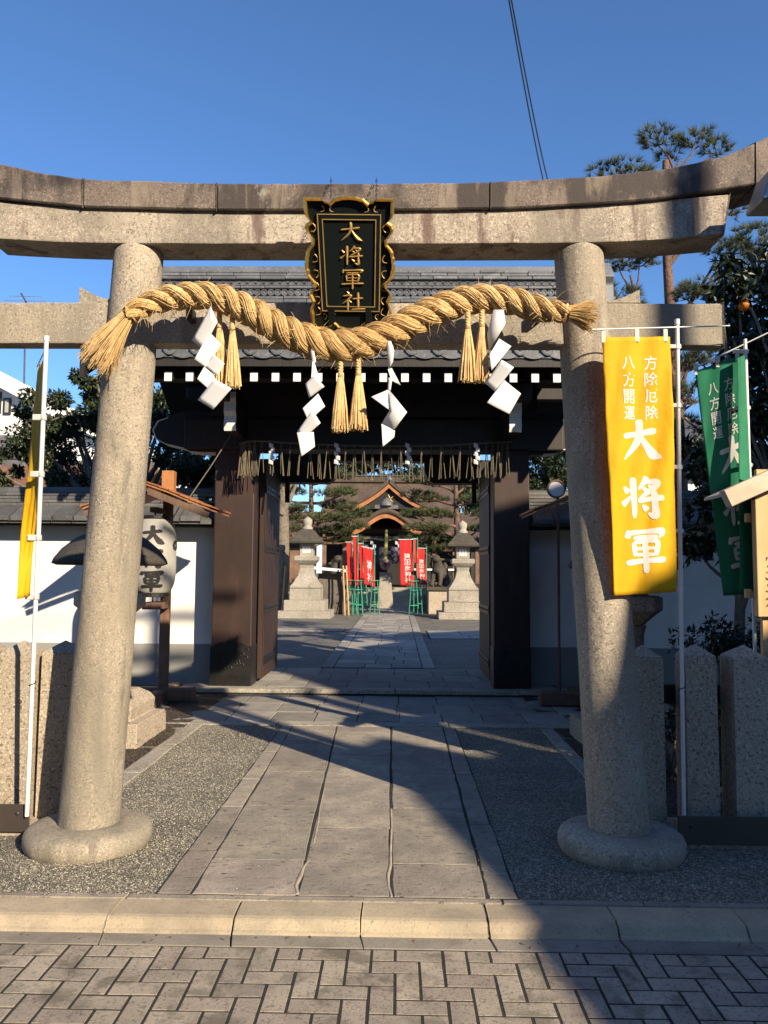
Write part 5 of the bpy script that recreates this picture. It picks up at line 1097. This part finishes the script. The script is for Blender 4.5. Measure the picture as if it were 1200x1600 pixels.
for x in (-1.0, .95): MB().lathe((HX+x, YR-.23, ZR+.12), [(.075, 0), (.06, .03), (.001, .035)], 12, axis=(0, -1, 0)).build('gilt_crest', 'gold', hall) if False else MB().add([(HX+x+.075*math.cos(k*.5236), YR-.235, ZR+.12+.075*math.sin(k*.5236)) for k in range(12)], [tuple(range(12))]).build('gilt_crest', 'gold', hall)
# triangular dormer gable
YG = 39.6; pk = px(608, 758, YG); lf = px(549, 795, YG); hw_, zf = pk.x-lf.x, lf.z
gc = lambda f: zf+(pk.z-zf)*(f*.55+.45*f**2.0)         # f 0 at the foot, 1 at the peak
for sg in (-1, 1):
    pts = [(pk.x+sg*hw_*(1-f), gc(f)) for f in [k/10 for k in range(11)]]
    MB().rings([[(x, YG-.25, z-.16), (x, YG-.10, z-.16), (x, YG-.10, z+.05), (x, YG-.25, z+.05)] for x, z in pts], True, False).build('barge_board', 'hafu', hall, fixn=True)
    MB().rings([[(x+sg*.04, YG-.32, z+.055), (x+sg*.04, YR-.2, z+.055), (x+sg*.04, YR-.2, z+.27), (x+sg*.04, YG-.32, z+.27)] for x, z in pts], True, False).build('dormer_roof', 'cypress', hall, fixn=True)
MB().extrude([(pk.x-hw_*.92, YG, zf)] + [(pk.x+hw_*.92, YG, zf), (pk.x, YG, pk.z-.1)], (0, .15, 0)).build('gable_wall', 'interior', hall, fixn=True)
mb = MB()
for k in range(5): a = k*1.2566+1.57; mb.tube([(pk.x+.03+.05*math.cos(a), YG-.16, pk.z-.72+.05*math.sin(a)), (pk.x+.03+.22*math.cos(a+.3), YG-.2, pk.z-.72+.24*math.sin(a+.3))], [.05, .02], 6)
mb.build('gable_pendant', 'gold_dull', hall)
MB().lathe((pk.x, YG-.1, pk.z+.22), [(.16, -.05), (.20, .08), (.10, .2), (.02, .26)], 10).build('gable_finial', 'kawara_old', hall)
# undulating porch gable
YK = 37.6; kc = px(604, 806, YK); kl = px(549, 832, YK); kw = kc.x-kl.x
kz = lambda x: kl.z+(kc.z-kl.z)*(.5+.5*math.cos(min(1, abs(x)/kw)*3.1416))
xs_ = [-kw+2*kw*k/28 for k in range(29)]
MB().rings([[(kc.x+x, YK, kz(x)-.10), (kc.x+x, YK+.14, kz(x)-.10), (kc.x+x, YK+.14, kz(x)+.12), (kc.x+x, YK, kz(x)+.12)] for x in xs_], True, False).build('porch_barge_board', 'hafu', hall, fixn=True)
MB().rings([[(kc.x+x*1.03, YK-.08, kz(x)+.125), (kc.x+x*1.03, YE+1.5, kz(x)+.125), (kc.x+x*1.03, YE+1.5, kz(x)+.36), (kc.x+x*1.03, YK-.08, kz(x)+.36)] for x in xs_], True, True).build('porch_roof', 'cypress', hall, fixn=True)
mb = MB(); rz_ = kc.z+.36
mb.box(kc.x-.55, kc.x+.55, YK-.05, YK+.4, rz_-.02, rz_+.16); mb.lathe((kc.x, YK, rz_+.12), [(.3, 0), (.28, .15), (.14, .3), (.02, .4)], 10); mb.build('porch_crest', 'kawara_old', hall, kind='stuff')
for x in (-1.55, 1.55): MB().box(kc.x+x-.11, kc.x+x+.11, YK+.1, YK+.32, .95, kz(x)+.1).build('porch_post', 'wood_dark', hall, .02)
MB().box(kc.x-1.9, kc.x+1.9, YK+.12, YK+.30, kl.z-.42, kl.z-.16).build('porch_beam', 'wood_dark', hall, .02)
MB().box(HX-3.3, HX+3.3, 40.3, 45, .9, ZE+.6).build('inner_wall', 'interior', hall)
for x in (-3.2, -2.2, 2.2, 3.2): MB().box(HX+x-.1, HX+x+.1, 39.0, 39.2, .9, ZE).build('column', 'wood_mid', hall, .02)
MB().box(HX-3.5, HX+3.5, 37.9, 45, Z0, .92).build('podium', 'granite_pale', hall, .02)
MB().box(HX-3.3, HX-.85, 39.05, 39.15, .92, 1.5).build('balustrade', 'wood_dark', hall); MB().box(HX+.85, HX+3.3, 39.05, 39.15, .92, 1.5).build('balustrade', 'wood_dark', hall)
for x0, x1 in ((-3.3, -.75), (.75, 3.3)): MB().box(HX+x0, HX+x1, 38.9, 38.98, 1.75, 1.84).build('white_rail', 'white_paint', hall)
mb = MB().grid(lambda a, b: (kc.x+lerp(-1.45, 1.45, a), YK+.5+.03*math.sin(a*40), lerp(2.05, 3.25, b)), 40, 3); mb.build('curtain', 'navy_cloth', hall)
for u in (568, 661): p = px(u, 858, YK+.44); MB().add([p+Vector((.27*math.cos(k*.3927), 0, .27*math.sin(k*.3927))) for k in range(16)], [tuple(range(16))]).build('curtain_crest', 'white_print', hall)
for u in (553, 583, 622, 642):
    for k in range(4): p = px(u+(2 if k % 2 else -2), 848+k*5.2, YK+.05); MB().add([p+Vector((-.07, 0, .09)), p+Vector((.07, -.02, .06)), p+Vector((.07, -.02, -.09)), p+Vector((-.07, 0, -.07))], [(0, 1, 2, 3)]).build('paper_streamer', 'paper', hall)
MB().tube(cat([tuple(px(u, v, YK+.05)) for u, v in ((548, 846), (575, 841), (603, 844), (632, 841), (660, 846))], 6), .055, 7).build('hall_rope', 'straw_pale', hall)
MB().tube([px(604, 828, YK-.05), px(603, 850, YK-.05), px(602, 876, YK-.05)], [.07, .085, .10], 8).build('bell_rope', 'bell_rope', hall)
mb = MB()
for i, (sx0, yy, zz, hh_) in enumerate(((1.9, 36.5, .30, .0), (1.6, 36.85, .52, 0), (1.45, 37.2, .72, 0), (1.35, 37.55, .92, 0))): MB().box(HX-sx0, HX+sx0, yy, 37.9, Z0 if i == 0 else [.062, .30, .52, .72][i]+.001, zz).build('step', 'granite_pale', hall, .02)
# offering drum and pale stele in front of the steps
p = px(602, 882, 35.0); dr = thing('round_emblem', tuple(p-Vector((0, 0, .25))), 'round reddish emblem standing on the pale stele', 'emblem')
MB().rings([[(p.x+math.cos(k*.3142)*r, 35.0+dy, p.z+math.sin(k*.3142)*r) for k in range(20)] for r, dy in ((.24, .05), (.24, -.05), (.215, -.06), (.213, -.045), (.001, -.045))], True, False).build('disc', 'pinkwood', dr)
mb = MB()
for k in range(6): a = k*1.0472; mb.tube([(p.x+.03*math.cos(a), 34.945, p.z+.03*math.sin(a)), (p.x+.15*math.cos(a+.3), 34.945, p.z+.15*math.sin(a+.3))], [.02, .01], 5)
mb.build('emblem_mark', 'wood_dark', dr, kind='stuff')
c = px(602, 935, 35.0); st = thing('stone_stele', (c.x, 35.0, Z0), 'pale tapered stone pillar in the middle before the hall steps', 'stele')
zt_ = px(602, 897, 35).z; MB().sq((c.x, 35.0, 0), [(.36, Z0), (.34, .3), (.235, zt_)]).build('shaft', 'granite_pale', st, .015); MB().sq((c.x, 35.0, 0), [(.27, zt_+.002), (.27, zt_+.07)]).build('cap', 'granite_post', st, .01)
# red banners in green frames
def red_banner(u0, u1, v0, v1, Y, skew, label, text, shade=0):
    cu = (u0+u1)/2; g = px(cu, 900, Y); t = thing('red_banner', (g.x, Y, Z0), label, 'banner', 'red banners along the courtyard path')
    S_ = quadS([(u0, v0, Y), (u1, v0+skew, Y+.05), (u1+2, v1+skew, Y), (u0+3, v1, Y-.05)], 1.0, .03)
    o = MB().grid(lambda a, b: S_(a, b), 12, 24).build('cloth', 'red_cloth', t); o.modifiers.new('t', 'SOLIDIFY').thickness = .004
    tp, bt = px(u1+1.2, v0-4, Y), px(u1+1.5, 950, Y); bt.z = Z0; MB().tube([bt, tp], .022, 6).build('pole', 'green_paint', t)
    MB().tube([px(u0-1, v0-1, Y), px(u1+2, v0-1+skew, Y)], .014, 5).build('top_rod', 'white_plastic', t)
    for dx, dy in ((-.18, -.15), (.18, -.15), (.18, .2), (-.18, .2)): MB().tube([(bt.x+dx, Y+dy, Z0), (bt.x+dx*.5, Y+dy*.4, 1.35)], .017, 5).build('stand_leg', 'green_paint', t)
    for z_ in (.45, 1.0, 1.33): MB().tube([(bt.x-.16, Y-.13, z_), (bt.x+.16, Y-.13, z_), (bt.x+.16, Y+.17, z_), (bt.x-.16, Y+.17, z_), (bt.x-.16, Y-.13, z_)], .013, 5).build('stand_ring', 'green_paint', t)
    fn = lambda x, y, h: S_(x, 1-y, h+.008); mb = MB(); n = len(text)
    for k, ch in enumerate(text): typed(mb, ch, fn, .34, .70-.66*(k+1)/n+.02, .44, .60/n, .002)
    for cx in (.16, .52):
        for k, ch in enumerate('方除'): typed(mb, ch, fn, cx+.06, .90-.11*k-.06, .24, .085, .002) if False else None
    if text: mb.build('white_lettering', 'white_print', t, kind='stuff')
red_banner(623, 645, 844, 915, 29.0, 0, 'largest red banner at the right front of the courtyard path', '猿田彦神社')
red_banner(645, 651, 843, 880, 30.6, 0, 'sliver of red banner behind the large right one', '')
red_banner(648, 665, 857, 913, 32.0, 1, 'smaller red banner at right farther down the path', '猿田彦神社')
red_banner(566, 584, 855, 913, 29.6, 4, 'broad red banner at the left front of the courtyard path', '神社')
red_banner(551, 558, 839, 916, 29.2, 0, 'narrow tall red banner turned edge-on left of the path', '')
red_banner(541, 549, 848, 914, 30.2, 0, 'outermost narrow red banner left of the path', '')
red_banner(560, 566, 850, 905, 31.5, 0, 'dark narrow red banner between the left banners', '')
# guardian statue on its pedestal
def statue(cx, cy, s, face, label):
    t = thing('guardian_statue', (cx, cy, Z0), label, 'statue', 'guardian lion statues')
    MB().box(cx-.46, cx+.46, cy-.55, cy+.55, Z0, .95).build('pedestal', 'granite_post', t, .02); MB().box(cx-.54, cx+.54, cy-.63, cy+.63, .951, 1.10).build('pedestal_cap', 'granite_dark', t, .02)
    V = [(0, .32, 1.34, .22), (0, .12, 1.55, .24), (0, -.10, 1.80, .22), (0, -.22, 2.05, .17), (0, -.34, 2.22, .20), (0, -.52, 2.16, .12), (-.16, -.24, 1.60, .11), (-.17, -.30, 1.30, .085), (-.17, -.38, 1.12, .09), (.16, -.24, 1.60, .11), (.17, -.30, 1.30, .085), (.17, -.38, 1.12, .09), (-.2, .26, 1.28, .16), (-.22, .0, 1.14, .08), (.2, .26, 1.28, .16), (.22, .0, 1.14, .08), (0, .48, 1.5, .12), (0, .50, 1.85, .14), (0, .44, 2.05, .05)]
    E_ = [(0, 1), (1, 2), (2, 3), (3, 4), (4, 5), (2, 6), (6, 7), (7, 8), (2, 9), (9, 10), (10, 11), (0, 12), (12, 13), (0, 14), (14, 15), (0, 16), (16, 17), (17, 18)]
    ca, sa = math.cos(face), math.sin(face)
    me = bpy.data.meshes.new('body'); me.from_pydata([(cx+x*ca-y*sa, cy+x*sa+y*ca, z) for x, y, z, r in V], E_, []); o = link('body', me, t); me.materials.append(MATS['granite_dark'])
    sk = o.modifiers.new('skin', 'SKIN'); o.modifiers.new('sub', 'SUBSURF').levels = 2; o.modifiers['sub'].render_levels = 2
    for i, q_ in enumerate(V): me.skin_vertices[0].data[i].radius = (q_[3], q_[3])
    me.skin_vertices[0].data[0].use_root = True
statue(px(688, 950, 30.5).x, 31.0, 1, -.5, 'dark stone guardian lion on a pedestal right of the path')
statue(px(520, 950, 32.5).x, 33.0, 1, .5, 'dark stone guardian lion on a pedestal left of the path')
# wash basin with white canopy edge, bamboo poles, rocks
Y = 30.5; a, b = px(497, 932, Y), px(537, 896, Y)
wb = thing('stone_basin', ((a.x+b.x)/2, Y, Z0), 'rough stone block under a white plank left of the red banners', 'basin')
mb = MB(); mb.sq(((a.x+b.x)/2, Y, 0), [(.50, Z0), (.56, .5), (.52, 1.0), (.44, b.z)]); mb.build('block', 'rock', wb, .06, 2)
p0, p1 = px(476, 886, Y-.7), px(541, 892, Y-.7); MB().beam(p0, p1, .5, .10).build('white_plank', 'white_paint', wb)
for u in (480, 538): p = px(u, 890, Y-.7); MB().box(p.x-.04, p.x+.04, Y-.75, Y-.67, Z0, p.z).build('prop', 'wood_mid', wb)
for u0, u1, lab in ((536, 539, 'left bamboo pole leaning by the red banners'), (541, 545, 'right bamboo pole leaning by the red banners'), (446, 441, 'bamboo pole leaning against the bare tree trunk')):
    a, b = px(u0, 884, 29.3), px(u1, 950, 29.0); b.z = Z0; MB().tube([b, a], .035, 7).build('bamboo_pole', 'bamboo', None, label=lab, category='pole', group='bamboo poles in the yard')
for i, (u, Y, s_) in enumerate(((455, 31, .5), (520, 33, .7), (660, 33.5, .6), (745, 31, .5), (430, 30, .35))):
    g = px(u, 900, Y); mb = MB(); rs = []
    for k in range(6): f = k/5; rs.append([(g.x+math.cos(q*.785)*s_*(1-.75*f*f)*rnd(.85, 1.1), Y+math.sin(q*.785)*s_*.8*(1-.75*f*f)*rnd(.85, 1.1), Z0+f*s_*1.1) for q in range(8)])
    mb.rings(rs, True, True).build('garden_rock', 'rock', None, label=['rock between bare trunk and left lantern', 'rock before the left guardian lion', 'rock right of the hall steps', 'rock beyond the right courtyard lantern', 'small rock at the left door edge'][i], category='rock', group='rocks in the yard')
fs = thing('yard_fence', (-4.2, 30.2, Z0), 'low wooden fence at the left edge of the courtyard view', 'fence')
for k in range(9): x = -5.3+k*.26; MB().box(x-.04, x+.04, 30.2, 30.26, Z0, .95).build('picket', 'wood_mid', fs, .006)
for z_ in (.35, .8): MB().box(-5.4, -3.1, 30.262, 30.30, z_, z_+.07).build('rail', 'wood_mid', fs, .004)
# side halls close the view left and right
for x0, x1, lab in ((-16, -4.4, 'dark low side hall behind the left courtyard pine'), (3.6, 15, 'dark low side hall behind the right courtyard pine')):
    t = thing('side_hall', ((x0+x1)/2, 40, Z0), lab, 'hall', 'side halls')
    MB().box(x0, x1, 39.2, 43, Z0, 3.3).build('wall', 'wood_dark', t); MB().box(x0, x1, 39.15, 39.195, 3.1, 3.35).build('fascia', 'hafu', t)
    MB().rings([[(x, 38.3, 3.36), (x, 41, 4.75), (x, 44, 3.36), (x, 44, 3.22), (x, 41, 4.55), (x, 38.3, 3.22)] for x in (x0-.4, x1+.4)], True, False).build('roof', 'cypress', t, fixn=True)
    for k in range(10): x = lerp(x0, x1, (k+.5)/10); MB().box(x-.35, x+.35, 39.16, 39.198, 1.1, 2.8).build('lattice_panel', 'wood_mid', t)
# pines in the yard
def yard_pine(u, Y, vt, spread, lab, seed):
    random.seed(seed); g = px(u, 900, Y); top = px(u+rnd(-3, 3), vt, Y); limbs = []
    for v, lft, rgt in spread:
        f = (px(u, v, Y).z-.06)/(top.z-.06)
        for e in (lft, rgt):
            if e is None: continue
            ln = abs(e-u)/F*Y; sg = 1 if e > u else -1
            pads = [((-sg*ln*k*.30, rnd(-.5, .6), rnd(-.05, .22)), rnd(.55, .85), rnd(.18, .28), 60) for k in range(max(1, int(ln/.5)))]
            limbs.append((min(.98, f), tuple(px(e, v-3, Y+rnd(-.6, .6))), pads))
    pine('yard_pine', (g.x, Y, Z0), tuple(top), limbs, lab, .24, .011, 20, 'needle_dry', .20, 'pines in the courtyard')
yard_pine(488, 31.5, 735, [(750, 455, 525), (775, 440, 535), (800, 446, 545), (815, 470, 552), (835, 438, 548), (850, 500, 542), (740, 468, 510)], 'spreading pine behind the left courtyard lantern', 21)
yard_pine(712, 32.5, 725, [(738, 690, 735), (760, 662, 745), (785, 655, 752), (810, 650, 750), (832, 664, 745), (850, 655, 720), (868, 662, 700)], 'spreading pine behind the right courtyard lantern', 22)
random.seed(99)
Y = 29.5
broadleaf('bare_trunk_tree', (px(437, 950, Y).x, Y, Z0), 5.0, [B_(440, 740, .9), B_(470, 735, .7, .5), B_(415, 760, .9), B_(455, 715, .8), B_(500, 722, .6, .6)], 'broadleaf tree with thick pale trunk at the left of the courtyard', 'leaf', .22, .10, 60, .30)
Y = 52
for i, (u, v, r, lab) in enumerate(((560, 735, 2.4, 'tall tree rising behind the hall ridge at left'), (605, 725, 2.6, 'tall tree directly behind the hall ridge'), (660, 738, 2.3, 'tall tree rising behind the hall ridge at right'), (430, 760, 3.0, 'tree behind the left side hall'), (740, 765, 3.0, 'tree behind the right side hall'), (360, 770, 3, 'tree far left beyond the side hall'), (820, 775, 3, 'tree far right beyond the side hall'))):
    c = px(u, v, Y); blobs = [((c.x+rnd(-1, 1)*r*.5, Y+rnd(-1, 1), c.z+rnd(-.9, .5)*r*.6), r*rnd(.35, .55)) for _ in range(7)]
    broadleaf('far_tree', (c.x, Y, Z0), c.z-r*1.2, blobs, lab, 'leaf_far', .42, .22, 34, .22, group='trees behind the hall')
